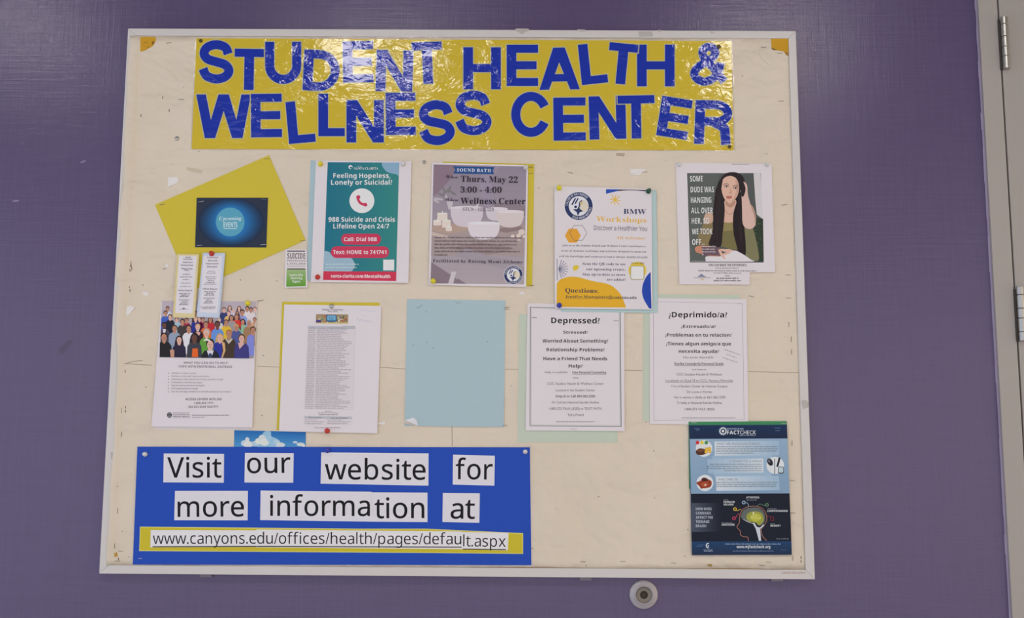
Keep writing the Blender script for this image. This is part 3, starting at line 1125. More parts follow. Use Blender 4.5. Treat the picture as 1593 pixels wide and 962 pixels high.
for (q, s, x0, x1, yb) in (((278, 567, 562, 645), 'Call: Dial 988', 298, 532, 620), ((205, 657, 620, 740), 'Text: HOME to 741741', 221, 600, 712)):
    a = P.art(); a.n = 6
    a.pill(*q, (q[3] - q[1]) / 2 - 1, RED)
    rb_ = a.build('red_button', P.obj)
    a = P.art(); a.n = 7
    a.text(s, x0, x1, yb, 27, WH, 'sansb')
    a.build('button_text', rb_, origin=P.obj.location)
a = P.art(); a.n = 6
a.poly([(152, 835), (672, 838), (670, 905), (150, 897)], (190, 54, 78))
a.text('santa-clarita.com/MentalHealth', 205, 628, 880, 24, WH, 'sansb', 884)
a.build('web_address_band', P.obj)
a = P.art(); a.n = 6
a.dashes(168, 405, 789, 11, (196, 210, 216))
a.dashes(168, 390, 812, 11, (196, 210, 216))
a.build('small_print', P.obj)
a = P.art(); a.n = 6
a.rect(578, 752, 656, 829, (210, 210, 212))
a.build('white_square', P.obj)
push_pin(*PS(C2, 132, 73), .0182, 'yellow', 'yellow push pin in the top left corner of the teal crisis poster')
push_pin(*PS(C2, 722, 72), .0192, 'clear', 'clear push pin in the top right corner of the teal crisis poster')
push_pin(*PS(C2, 110, 878), .0196, 'red', 'red push pin in the bottom left corner of the teal crisis poster', ax=(.25, -1, .1))

# ------------------------------------------------------------------ sound bath poster
C3 = (650, 240, 4.374)
Page('backing_card', C3, [(170, 50), (792, 67), (778, 900), (150, 890)], 0.0168, 'yellow card edge showing right of the sound bath poster', 'card', m=YELLOW)
P = Page('poster', C3, [(97, 57), (750, 75), (738, 905), (72, 890)], 0.0178, 'grey mauve sound bath poster picturing white bowls and candles', 'poster', lift=(0.0008, 0.0016))
a = P.art(2.5e-5)
a.grad([(107, 70), (740, 84), (722, 886), (86, 880)], (138, 126, 140), (164, 152, 156), 18)
a.poly([(107, 70), (260, 74), (230, 160), (150, 250), (104, 290)], (132, 112, 124))
a.poly([(450, 76), (560, 80), (500, 170), (520, 350), (440, 350), (420, 190)], (146, 134, 150))
a.poly([(520, 330), (733, 350), (731, 420), (620, 400), (520, 380)], (132, 118, 124))
a.poly([(96, 470), (430, 470), (732, 470), (724, 700), (560, 690), (90, 690)], (158, 142, 140))
a.poly([(97, 500), (130, 470), (340, 480), (345, 515), (210, 545), (96, 518)], (170, 146, 132))
a.poly([(96, 528), (205, 556), (212, 580), (93, 552)], (186, 168, 158))
a.poly([(215, 640), (420, 600), (560, 620), (660, 640), (560, 672), (420, 690)], (146, 128, 126))
a.poly([(240, 690), (330, 640), (480, 690), (630, 720), (723, 770), (722, 830), (590, 780), (420, 740)], (152, 142, 148))
a.poly([(92, 735), (260, 845), (280, 880), (87, 880)], (128, 112, 120))
a.poly([(230, 800), (262, 800), (240, 882), (206, 882)], (190, 180, 184))
a.poly([(270, 845), (330, 882), (262, 882)], (126, 112, 122))
a.poly([(460, 498), (560, 505), (700, 490), (715, 515), (600, 535), (560, 525)], (136, 116, 114))
GRN = (122, 118, 118)
for x, y, rx, ry, r in ((190, 255, 26, 8, -40), (160, 275, 26, 8, 20), (215, 240, 28, 8, -70), (240, 265, 26, 8, 30), (175, 235, 22, 7, -110), (140, 305, 34, 9, 8), (125, 320, 24, 8, 30), (195, 300, 24, 9, 80)):
    a.ell(x, y, rx, ry, GRN if y < 300 else (176, 168, 172), n=12, rot=r)
a.poly([(195, 322), (240, 320), (232, 372), (210, 378)], (184, 176, 180))


def bowl(x0, x1, yt, yb, c, ct):
    w_ = x1 - x0
    pts = [(x0, yt + 8)] + catmull([(x0 + w_ * .01, yt + (yb - yt) * .45), (x0 + w_ * .12, yb - (yb - yt) * .16), (x0 + w_ * .36, yb), (x0 + w_ * .64, yb), (x0 + w_ * .88, yb - (yb - yt) * .16), (x0 + w_ * .99, yt + (yb - yt) * .45)], 5) + [(x1, yt + 8)]
    a.poly(pts, c)
    a.ell((x0 + x1) / 2, yt + 9, w_ / 2, 11, ct, n=24)


bowl(462, 612, 362, 452, (196, 186, 192), (206, 198, 202))
bowl(222, 445, 355, 495, (196, 184, 190), (204, 196, 200))
bowl(535, 722, 382, 498, (200, 186, 184), (208, 198, 198))
bowl(340, 558, 460, 580, (206, 196, 200), (214, 206, 208))
a.poly([(380, 372), (412, 330), (420, 336), (396, 374)], (200, 192, 196))
for x0, y0, x1, y1 in ((132, 398, 202, 450), (105, 448, 160, 485), (164, 446, 224, 500), (190, 490, 232, 525)):
    a.pill(x0, y0, x1, y1, 7, (212, 196, 186))
    a.ell((x0 + x1) / 2, y0 + 6, (x1 - x0) / 2 - 4, 5, (224, 210, 198), n=14)
    a.ell((x0 + x1) / 2, y0 - 6, 3, 8, (236, 222, 200), n=10)
for x, y, r in ((710, 530, 22), (690, 555, 16), (650, 560, 14), (728, 560, 12), (692, 590, 12)):
    a.ell(x - 4, y, r, r * .9, (206, 190, 180), n=14)
a.build('bowls_photo', P.obj)
a = P.art(); a.n = 42
a.poly([(240, 83), (522, 88), (508, 112), (520, 136), (240, 131), (256, 107)], (38, 76, 130))
a.text('SOUND BATH', 266, 497, 118, 22, (214, 216, 220), 'serif', 123, track=.08)
a.build('title_ribbon', P.obj)
INKC = (48, 40, 50)
a = P.art(); a.n = 42
a.text('When', 190, 270, 164, 24, (70, 60, 74), 'script')
a.text('Where', 184, 276, 320, 24, (70, 60, 74), 'script')
a.text('Thurs. May 22', 293, 680, 187, 41, INKC, 'serif', 195)
a.text('3:00 - 4:00', 290, 570, 261, 39, INKC, 'serif', 263)
a.text('Wellness Center', 291, 732, 338, 42, (38, 32, 42), 'serif', 341)
a.text('STCN - 125, 129', 305, 516, 384, 22, (120, 108, 116), 'serif', 388)
a.build('event_details_text', P.obj)
a = P.art(); a.n = 42
for k, (x0, x1) in enumerate(((115, 705), (113, 700), (113, 676), (113, 642), (112, 698), (112, 204))):
    a.dashes(x0, x1, 572 + 23.5 * k, 13, (112, 100, 108), 574 + 23.5 * k)
a.build('paragraph_text', P.obj)
a = P.art(); a.n = 42
a.text('Facilitated by Raising Mami Alchemy', 103, 712, 735, 21, (74, 64, 78), 'serif', 744, track=.09)
a.build('credit_text', P.obj)


def seal(page, cx, cy, r, rot=0.0, n0=42):
    a = page.art()
    a.n = n0
    NAVY = (44, 54, 92)
    a.ell(cx, cy, r * 1.05, r * 1.05, (210, 208, 214), n=40)
    a.ell(cx, cy, r, r, NAVY, n=44)
    a.ell(cx, cy, r * .71, r * .71, (206, 204, 210), n=40)
    LS = a.n
    a.n += 1

    def curved(s, a0, a1, inside):
        adv = [glyph(c, 'sansb')[2] for c in s]
        tot = sum(adv)
        pen = 0
        P_, F_ = [], []
        hgt = r * .17
        ch = cap_height('sansb')
        for c, ad in zip(s, adv):
            vs, fs, _ = glyph(c, 'sansb')
            b = len(P_)
            for x, y in vs:
                t = math.radians(a0 + (a1 - a0) * (pen + x) / tot)
                rr = r * .775 + y / ch * hgt if not inside else r * .945 - y / ch * hgt
                P_.append((cx + rr * math.cos(t), cy + rr * math.sin(t)))
            F_ += [tuple(i + b for i in f) for f in fs]
            pen += ad
        a.put(P_, F_, (186, 186, 196), LS)
    curved('COLLEGE OF THE CANYONS', -178 + rot, -42 + rot, False)
    curved('YOUR MIND MATTERS', 122 + rot, 6 + rot, True)
    # feather strokes, sun, crescent and four-pointed star
    for x, y, l in ((-.33, -.36, .46), (-.14, -.36, .34)):
        a.poly([(cx + (x + .05) * r, cy + (y - .2) * r), (cx + (x + .15) * r, cy + (y - .18) * r), (cx + (x - l * .22) * r, cy + (y + l * .62) * r), (cx + (x - .1 - l * .22) * r, cy + (y + l * .56) * r)], NAVY)
    a.ell(cx - .22 * r, cy + .06 * r, .10 * r, .10 * r, NAVY, n=14)
    a.ell(cx + .34 * r, cy + .02 * r, .34 * r, .42 * r, (204, 194, 176), n=24)
    a.poly([(cx + x * r, cy + y * r) for x, y in ((.02, .0), (.02, -.24), (.12, -.38), (.28, -.42), (.2, -.3), (.12, -.18), (.1, .1))], NAVY)
    a.ell(cx + .18 * r, cy - .22 * r, .1 * r, .1 * r, (196, 178, 120), n=14)
    a.poly([(cx + x * r, cy + y * r) for x, y in ((.02, -.05), (.08, .2), (.32, .38), (.08, .44), (-.06, .7), (-.14, .44), (-.42, .22), (-.1, .22))], NAVY)
    return a.build('round_seal', page.obj)


seal(P, 650, 822, 63)
push_pin(*PS(C3, 105, 866), .0196, 'yellow', 'yellow push pin in the bottom left corner of the sound bath poster')
push_pin(*PS(C3, 733, 96), .0188, 'clear', 'clear push pin in the top right corner of the sound bath poster', r=.005)
for x, y, g, lab in ((764, 88, 2, 'upper'), (768, 132, 0, 'second'), (772, 893, 4, 'lowest')):
    staple(*PS(C3, x, y), g, f'{lab} staple on the yellow strip right of the sound bath poster', 0.0170)

# ------------------------------------------------------------------ depressed / deprimido notices
C4 = (795, 465, 4.095)
Page('backing_card', C4, [(52, 97), (680, 100), (678, 918), (40, 915)], 0.0166, 'pale green card behind the English notice headed Depressed', 'card', m=SAGE)
P = Page('notice', C4, [(105, 28), (722, 44), (723, 844), (92, 840)], 0.0176, 'white bordered notice headed Depressed in black type', 'notice', lift=(0.0004, 0.0012))
a = P.art()
fr_ = [(123, 54), (695, 70), (701, 814), (121, 810)]
a.stroke(fr_, 7, (112, 118, 108), closed=True)
a.stroke([(130, 62), (688, 77), (693, 806), (128, 802)], 2, (150, 152, 146), closed=True)
a.build('printed_border', P.obj)
BLK = (44, 40, 42)
GRY = (98, 92, 94)
a = P.art(); a.n = 4
a.text('Depressed?', 256, 565, 156, 36, (30, 28, 30), 'sansb', 158)
a.build('heading_text', P.obj)
a = P.art(); a.n = 4
for s, x0, x1, yb, h in (('Stressed?', 332, 487, 223, 19), ('Worried About Something?', 200, 618, 279, 21), ('Relationship Problems?', 226, 595, 335, 21),
                         ('Have a Friend That Needs', 206, 613, 392, 21), ('Help?', 367, 455, 439, 21)):
    a.text(s, x0, x1, yb, h, BLK, 'sansb', yb + 1)
a.build('question_text', P.obj)
a = P.art(); a.n = 4
for s, x0, x1, yb, h, st in (('Help is available:', 216, 362, 475, 14, 'bf'), ('Free Personal Counseling', 391, 605, 477, 15, 'sansb'), ('At The', 392, 430, 509, 8, 'sansb'),
                             ('COC Student Health & Wellness Center', 230, 590, 549, 16, 'bf'), ('Located in the Student Center', 285, 535, 590, 15, 'bf'),
                             ('Drop In or Call: 661-362-3259', 285, 535, 629, 15, 'sansb'), ('Or Call the National Suicide Hotline', 260, 560, 668, 15, 'bf'),
                             ('1-800-273-TALK (8255) or TEXT 741741', 243, 578, 708, 15, 'bf'), ('Tell a Friend', 360, 462, 748, 16, 'bf')):
    a.text(s, x0, x1, yb, h, GRY if st != 'sansb' else (80, 74, 78), st)
a.rect(391, 480, 606, 482, GRY)
a.dashes(288, 533, 787, 8, (130, 124, 124))
a.dashes(378, 420, 832, 6, (150, 144, 144))
a.build('details_text', P.obj)
for x, y, g, lab in ((148, 120, 2, 'left'), (670, 141, 2, 'right')):
    staple(*PS(C4, x, y), g, f'staple at the upper {lab} of the Depressed notice', 0.0182)

C5 = (985, 450, 4.185)
Page('backing_card', C5, [(70, 33), (693, 38), (700, 868), (62, 860)], 0.0166, 'pale green card behind the Spanish notice headed Deprimido', 'card', m=SAGE)
P = Page('notice', C5, [(108, 59), (738, 66), (751, 886), (108, 879)], 0.0174, 'white notice in Spanish headed Deprimido in black type', 'notice', lift=(0.0004, 0.0004))
a = P.art()
a.stroke([(131, 82), (711, 93), (722, 850), (135, 856)], 2.5, (140, 134, 134), closed=True)
a.build('printed_border', P.obj)
a = P.art(); a.n = 4
a.text('¿Deprimido/a?', 231, 612, 184, 35, (30, 28, 30), 'sansb', 185)
a.build('heading_text', P.obj)
a = P.art(); a.n = 4
for s, x0, x1, yb, h in (('¿Estresado/a?', 312, 537, 252, 19), ('¿Problemas en tu relacion?', 209, 640, 309, 21), ('¿Tienes algun amigo/a que', 214, 637, 366, 21), ('necesita ayuda?', 297, 558, 415, 21)):
    a.text(s, x0, x1, yb, h, BLK, 'sansb', yb + 1)
a.build('question_text', P.obj)
a = P.art(); a.n = 4
for s, x0, x1, yb, h, st in (('Hay ayuda disponible:', 328, 525, 451, 14, 'bf'), ('Recibe Consejeria Personal Gratis', 269, 588, 494, 16, 'sansb'), ('En El Campus de', 385, 475, 528, 8, 'sansb'),
                             ('COC Student Health & Wellness', 282, 577, 563, 15, 'bf'), ('Localizado en Quad 18 en CCC, Martes y Miercoles', 211, 649, 603, 15, 'bf'),
                             ('Y en el Student Center de Valencia Campus', 246, 614, 640, 15, 'bf'), ('De Lunes a Viernes', 350, 513, 676, 15, 'bf'),
                             ('Ven o vemos o Habla al: 661-362-3259', 265, 600, 712, 15, 'bf'), ('O habla al National Suicide Hotline', 286, 578, 748, 15, 'bf'),
                             ('1-800-273-TALK (8255)', 335, 530, 789, 15, 'bf')):
    a.text(s, x0, x1, yb, h, GRY, st)
a.rect(269, 498, 588, 500.5, GRY)
a.rect(211, 607, 649, 609, GRY)
a.dashes(318, 668, 842, 8, (130, 124, 124))
a.build('details_text', P.obj)
a = P.art(); a.n = 4
for x0, y0, x1, y1 in ((595, 397, 703, 434), (610, 428, 676, 452), (582, 449, 685, 484)):
    a.dashes(x0, x1, y0, 8, (140, 134, 136), y1)
a.build('stamped_note', P.obj)
for x, y, g, lab in ((148, 90, 0, 'left'), (695, 96, 2, 'right')):
    staple(*PS(C5, x, y), g, f'staple at the upper {lab} of the Spanish notice', 0.0178, bright=True)

# ------------------------------------------------------------------ workshops flyer
C6 = (850, 270, 4.181)
Page('backing_card', C6, [(120, 106), (716, 108), (724, 908), (95, 900)], 0.0186, 'aqua card edge showing right of the flyer with the round seal', 'card', m=AQUA)
P = Page('flyer', C6, [(52, 82), (684, 101), (690, 886), (55, 879)], 0.0196, 'white workshops flyer with round seal, orange hexagon and gold wave', 'flyer', lift=(0.0006, 0.0016))
a = P.art()
a.poly([(388, 103)] + [(655, 108), (640, 116)] + catmull([(600, 112), (540, 110), (470, 114), (430, 122), (388, 133)], 4), (44, 34, 40))
a.poly([(388, 103), (470, 104), (470, 113), (430, 122), (388, 133)], (40, 76, 160))
a.build('printed_swoosh', P.obj)
a = P.art(); a.n = 3
for k in range(8):
    t = math.radians(45 * k + 8)
    ln = 40 if k % 2 else 34
    a.stroke([(448, 172), (448 + ln * math.cos(t), 172 + ln * math.sin(t))], 6, (214, 172, 70), 4)
a.ell(448, 172, 10, 10, (214, 172, 70), 5, n=14)
a.build('printed_star', P.obj)
seal(P, 210, 212, 91, 0, 3)
NAV, GLD = (36, 48, 84), (214, 168, 70)
a = P.art(); a.n = 3
a.text('BMW', 501, 648, 263, 33, NAV, 'serif', 266)
a.text('Workshops', 325, 650, 312, 34, GLD, 'serif', 321)
a.text('Discover a Healthier You', 308, 655, 368, 30, (66, 66, 78), 'sans', 375)
a.text('All welcome!', 456, 645, 427, 19, (206, 160, 80), 'serif', 430, track=.05)
a.build('heading_text', P.obj)
hexa = lambda cx, cy, r: [(cx + r * math.cos(math.radians(60 * k)), cy + r * math.sin(math.radians(60 * k))) for k in range(6)]
a = P.art(); a.n = 3
a.poly(hexa(172, 405, 52), (222, 150, 52))
a.stroke(hexa(207, 387, 56), 3, (90, 86, 92), closed=True)
a.build('printed_hexagons', P.obj)
a = P.art(); a.n = 3
a.text('Join us as the Student Health and Wellness Center coordinates a', 103, 645, 473, 12, (66, 62, 72), 'serifi', 480)
a.text('series of dynamic workshops and activities designed to equip you', 95, 650, 508, 12, (66, 62, 72), 'serifi', 515)
a.text('with the knowledge and resources to lead a vibrant, healthy lifestyle.', 82, 662, 544, 12, (66, 62, 72), 'serifi', 551)
a.build('paragraph_text', P.obj)
a = P.art(); a.n = 3
for s, x0, yb in (('Scan the QR code to see', 235, 595), ('our upcoming events.', 259, 630), ('Stay up-to-date as more', 235, 664), ('are added!', 393, 697)):
    a.text(s, x0, 513, yb, 16, (44, 52, 84), 'serif', yb + 3)
a.build('instruction_text', P.obj)
a = P.art(); a.n = 3
a.stroke([(70, 555), (71, 697)], 4, (110, 112, 134))
for k in range(9):
    t = math.radians(-72 + 18 * k)
    a.stroke([(80, 622), (80 + 62 * math.cos(t), 622 + 64 * math.sin(t))], 4, (110, 112, 134))
a.poly(catmull([(172, 612), (188, 598), (208, 600), (208, 616), (196, 630), (178, 632)], 4, True), (206, 180, 60))
a.build('printed_rays', P.obj)
a = P.art(); a.n = 3
a.ell(592, 632, 58, 57, (212, 184, 70), n=36)
a.pill(546, 600, 637, 692, 14, (150, 130, 60))
a.pill(550, 604, 633, 688, 11, (214, 210, 206))
a.text('SCAN ME!', 552, 636, 592, 13, (120, 100, 50), 'sansb')
a.build('scan_badge', P.obj)
a = P.art(); a.n = 3
a.poly([(68, 715)] + catmull([(90, 690), (150, 672), (210, 676), (300, 700), (400, 720), (450, 750), (490, 800), (518, 873)], 5) + [(66, 868)], (214, 160, 44))
a.text('Questions:', 123, 338, 775, 30, (40, 46, 70), 'serif', 778)
a.text('Jennifer.Mastopietro@canyons.edu', 123, 587, 809, 17, (44, 46, 66), 'serif', 815)
a.rect(124, 814, 585, 815.5, (70, 66, 70))
a.build('contact_wave', P.obj)
a = P.art(); a.n = 3
a.poly(catmull([(678, 640), (650, 672), (628, 720), (622, 770), (632, 815), (652, 852), (668, 878)], 4) + [(684, 880), (680, 760)], (38, 66, 156))
a.build('blue_crescent', P.obj)
push_pin(*PS(C6, 82, 97), .0200, 'yellow', 'yellow push pin in the top left corner of the workshops flyer')
push_pin(*PS(C6, 662, 117), .0204, 'green', 'dark green push pin in the top right corner of the workshops flyer', ax=(.2, -1, .1))
push_pin(*PS(C6, 84, 860), .0216, 'blue', 'blue push pin in the bottom left corner of the workshops flyer', r=.0056)

# ------------------------------------------------------------------ portrait poster
C7 = (1030, 240, 4.374)
P = Page('poster', C7, [(92, 58), (745, 65), (770, 803), (116, 803)], 0.0172, 'white-bordered poster with a photo of a long-haired woman in olive', 'poster', lift=(0.0006, 0.0012),
         outline=[(92, 58), (745, 65), (770, 803), (597, 805), (597, 888), (118, 885)])
C7b = (1060, 265, 6.414)
a = P.art(2.5e-5)
sv_c = P.c
a.poly([(170, 130), (672, 128), (690, 738), (190, 737)], (80, 84, 82))
P.c = C7b
a.poly([(57, 28), (380, 28), (330, 400), (280, 700), (240, 915), (92, 915)], (88, 92, 88))
a.poly([(720, 28), (790, 28), (812, 470), (800, 480), (752, 440), (738, 300)], (196, 190, 190))
a.poly([(735, 470), (815, 485), (822, 912), (640, 912), (700, 700)], (50, 60, 48))
for k in range(26):
    x, y = random.uniform(725, 805), random.uniform(500, 860)
    a.ell(x, y, random.uniform(5, 13), random.uniform(5, 11), random.choice([(66, 82, 58), (42, 50, 42), (80, 92, 70)]), 5, n=8)
SK, SK2, HAIR, OLV = (202, 164, 146), (186, 142, 122), (44, 36, 38), (112, 104, 68)
a.n = 7
a.poly(catmull([(600, 560), (660, 545), (720, 600), (775, 880), (700, 895), (620, 860), (580, 700)], 5, True), (118, 114, 84))
a.poly(catmull([(225, 520), (250, 480), (300, 500), (320, 640), (300, 740), (200, 770), (160, 690), (190, 600)], 5, True), (128, 112, 78))
a.poly(catmull([(232, 450), (270, 420), (310, 430), (310, 520), (225, 530)], 5, True), (190, 158, 138))
a.poly([(395, 760), (420, 520), (540, 515), (600, 560), (640, 800), (500, 790)], OLV)
a.poly([(415, 530), (545, 522), (545, 600), (420, 610)], (136, 124, 82))
a.poly(catmull([(395, 110), (425, 50), (490, 22), (560, 26), (618, 70), (642, 170), (640, 320), (625, 500), (642, 740), (634, 850), (560, 800), (500, 700), (420, 700), (392, 752), (330, 752), (272, 740), (312, 600), (318, 400), (336, 240), (348, 180)], 5, True), HAIR)
a.poly(catmull([(436, 300), (540, 295), (545, 380), (556, 430), (540, 525), (480, 530), (422, 520), (416, 430), (432, 380)], 5, True), SK)
a.poly([(400, 740), (424, 518), (470, 526), (520, 518), (522, 640), (560, 790), (500, 790)], OLV)
a.poly([(422, 520), (470, 528), (520, 520), (521, 600), (416, 610)], (136, 124, 82))
a.poly(catmull([(446, 300), (480, 335), (530, 300), (535, 340), (490, 372), (445, 345)], 4, True), (176, 132, 112))
a.poly(catmull([(398, 170), (410, 100), (450, 62), (500, 58), (545, 80), (570, 130), (572, 200), (556, 260), (520, 305), (484, 322), (448, 306), (416, 256)], 5, True), (206, 168, 148))
a.poly(catmull([(540, 90), (572, 130), (574, 200), (556, 262), (520, 306), (500, 314), (530, 262), (545, 190)], 4, True), (190, 150, 132))
a.poly(catmull([(392, 230), (398, 120), (446, 66), (520, 60), (566, 110), (590, 180), (586, 90), (520, 24), (440, 34), (385, 100), (370, 200)], 4, True), HAIR)
for ex in (448, 540):
    dy = (ex - 448) * .18
    a.ell(ex, 160 + dy, 26, 12, (168, 124, 108), n=16)
    a.ell(ex, 162 + dy, 19, 6.5, (222, 206, 200), n=14)
    a.ell(ex + 1, 162 + dy, 8, 7, (52, 40, 40), n=12)
    a.stroke(catmull([(ex - 22, 162 + dy), (ex - 6, 154 + dy), (ex + 20, 160 + dy)], 4), 4, (48, 36, 36))
    a.stroke(catmull([(ex - 28, 144 + dy), (ex, 134 + dy), (ex + 26, 144 + dy)], 4), 5, (66, 48, 44))
a.poly(catmull([(490, 175), (506, 218), (502, 230), (486, 232), (472, 226), (482, 212)], 3, True), (190, 150, 130))
a.stroke([(474, 229), (486, 232), (502, 228)], 3, (150, 104, 90))
a.poly(catmull([(444, 268), (464, 255), (476, 259), (490, 254), (508, 266), (490, 284), (470, 287), (455, 282)], 4, True), (182, 112, 104))
a.stroke([(446, 268), (476, 271), (506, 266)], 3, (112, 62, 58))
a.stroke(catmull([(440, 400), (460, 428), (490, 438), (516, 420)], 5), 4, (150, 118, 100))
a.poly(catmull([(392, 90), (412, 96), (402, 160), (398, 220), (424, 300), (432, 420), (412, 620), (396, 752), (335, 752), (350, 600), (350, 400), (350, 220), (362, 140)], 5, True), HAIR)
a.poly(catmull([(560, 80), (592, 120), (612, 250), (618, 420), (628, 700), (636, 850), (575, 805), (535, 690), (516, 560), (520, 430), (548, 330), (578, 220), (572, 130)], 5, True), (38, 31, 34))
for hx in (352, 372):
    a.stroke(catmull([(hx + 18, 200), (hx, 420), (hx - 24, 700)], 4), 3, (66, 56, 58))
for hx in (590, 605):
    a.stroke(catmull([(hx - 6, 220), (hx - 18, 450), (hx + 6, 760)], 4), 3, (60, 50, 52))
a.poly(catmull([(606, 130), (630, 118), (655, 150), (664, 240), (690, 340), (735, 470), (740, 540), (700, 585), (640, 575), (610, 520), (606, 400), (600, 260), (590, 200), (625, 200)], 5, True), (200, 168, 156))
a.poly(catmull([(690, 340), (722, 380), (745, 480), (738, 560), (728, 470), (700, 380)], 4, True), (176, 140, 122))
a.poly(catmull([(540, 60), (600, 90), (640, 180), (620, 260), (598, 250), (586, 150)], 4, True), HAIR)
a.poly(catmull([(135, 780), (170, 755), (260, 760), (385, 780), (390, 850), (300, 860), (200, 835), (150, 820)], 5, True), (186, 128, 102))
a.poly([(200, 765), (382, 770), (386, 852), (215, 850)], (104, 82, 92))
a.poly(catmull([(243, 905), (250, 860), (380, 860), (440, 830), (520, 800), (600, 830), (690, 890), (700, 912), (243, 912)], 4, True), (206, 200, 202))
for px_, py_, r in ((430, 800, 10), (450, 830, -20), (410, 850, 55), (395, 830, 60), (470, 800, 5)):
    a.ell(px_, py_, 46, 13, (204, 166, 150), n=16, rot=r)
a.build('woman_photo', P.obj)
a = P.art(2.5e-5); a.n = 50
TXW = (208, 208, 206)
for s, x0, x1, yb in (('SOME', 86, 213, 113), ('DUDE WAS', 92, 326, 221), ('HANGING', 95, 298, 326), ('ALL OVER', 98, 314, 430), ('HER, SO', 103, 277, 534), ('WE TOOK', 106, 310, 640), ('OFF...', 108, 232, 745)):
    a.text(s, x0, x1, yb, 56, TXW, 'sansb', yb - 2)
for x1, yb in ((347, 767), (340, 793), (340, 820), (228, 848)):
    a.dashes(207, x1, yb, 14, (206, 200, 202))
a.dashes(100, 225, 912, 9, (190, 190, 190))
a.build('slogan_text', P.obj)
P.c = sv_c
a = P.art(2.5e-5); a.n = 4
a.text('YOU CAN MAKE THE DIFFERENCE.', 315, 578, 763, 17, (60, 54, 58), 'sansb')
a.dashes(365, 522, 779, 9, (100, 94, 96))
a.dashes(246, 642, 797, 10, (100, 94, 96), 799)
a.dashes(350, 542, 812, 9, (100, 94, 96), 814)
a.dashes(430, 460, 832, 9, (100, 94, 96))
a.dashes(370, 525, 850, 11, (84, 78, 80), 848)
a.dashes(350, 542, 866, 11, (84, 78, 80), 865)
a.dashes(475, 592, 71, 7, (120, 112, 114))
a.build('caption_text', P.obj)
a = P.art(2.5e-5); a.n = 4
a.stroke([(215, 842), (328, 842)], 3, (130, 128, 134))
a.poly([(240, 836), (262, 818), (270, 814), (282, 826), (302, 836)], (120, 124, 146))
a.ell(272, 852, 14, 7, (196, 180, 150), n=14)
a.build('mountain_logo', P.obj)
push_pin(*PS(C7, 117, 76), .0174, 'clear', 'clear push pin at the top left of the portrait poster', r=.0045)
push_pin(*PS(C7, 714, 76), .0180, 'clear', 'clear push pin at the top right of the portrait poster', r=.0045)

# ------------------------------------------------------------------ sky picture, crowd flyer, bookmarks
C8 = (195, 660, 4.1815)
P = Page('sky_picture', C8, [(709, 40), (1174, 52), (1172, 260), (704, 250)], 0.0165, 'small picture of clouds in blue sky peeking above the website sign', 'picture', m=mat('sky_print_paper', (52, 108, 170), .5, .3))
a = P.art()
a.grad([(709, 41), (1174, 53), (1173, 200), (706, 195)], (38, 98, 162), (96, 160, 196), 10)
CL = [(196, 202, 200), (172, 192, 204), (206, 208, 202), (150, 182, 204)]
a.poly(catmull([(905, 50), (945, 50), (950, 80), (990, 100), (1010, 150), (860, 150), (880, 90)], 5, True), (140, 180, 200))
for x, y, rx, ry, c in ((775, 125, 24, 20, 1), (793, 104, 14, 18, 0), (800, 132, 34, 20, 2), (845, 128, 26, 18, 1), (868, 112, 24, 20, 2), (890, 92, 24, 22, 0), (905, 118, 30, 24, 2), (935, 90, 16, 26, 3),
                        (985, 122, 22, 22, 1), (1005, 136, 34, 16, 0), (965, 134, 20, 12, 3), (1105, 119, 16, 8, 1), (1140, 133, 26, 12, 0), (1160, 141, 11, 9, 2)):
    a.ell(x, y, rx, ry, CL[c], n=16)
a.build('clouds_print', P.obj)

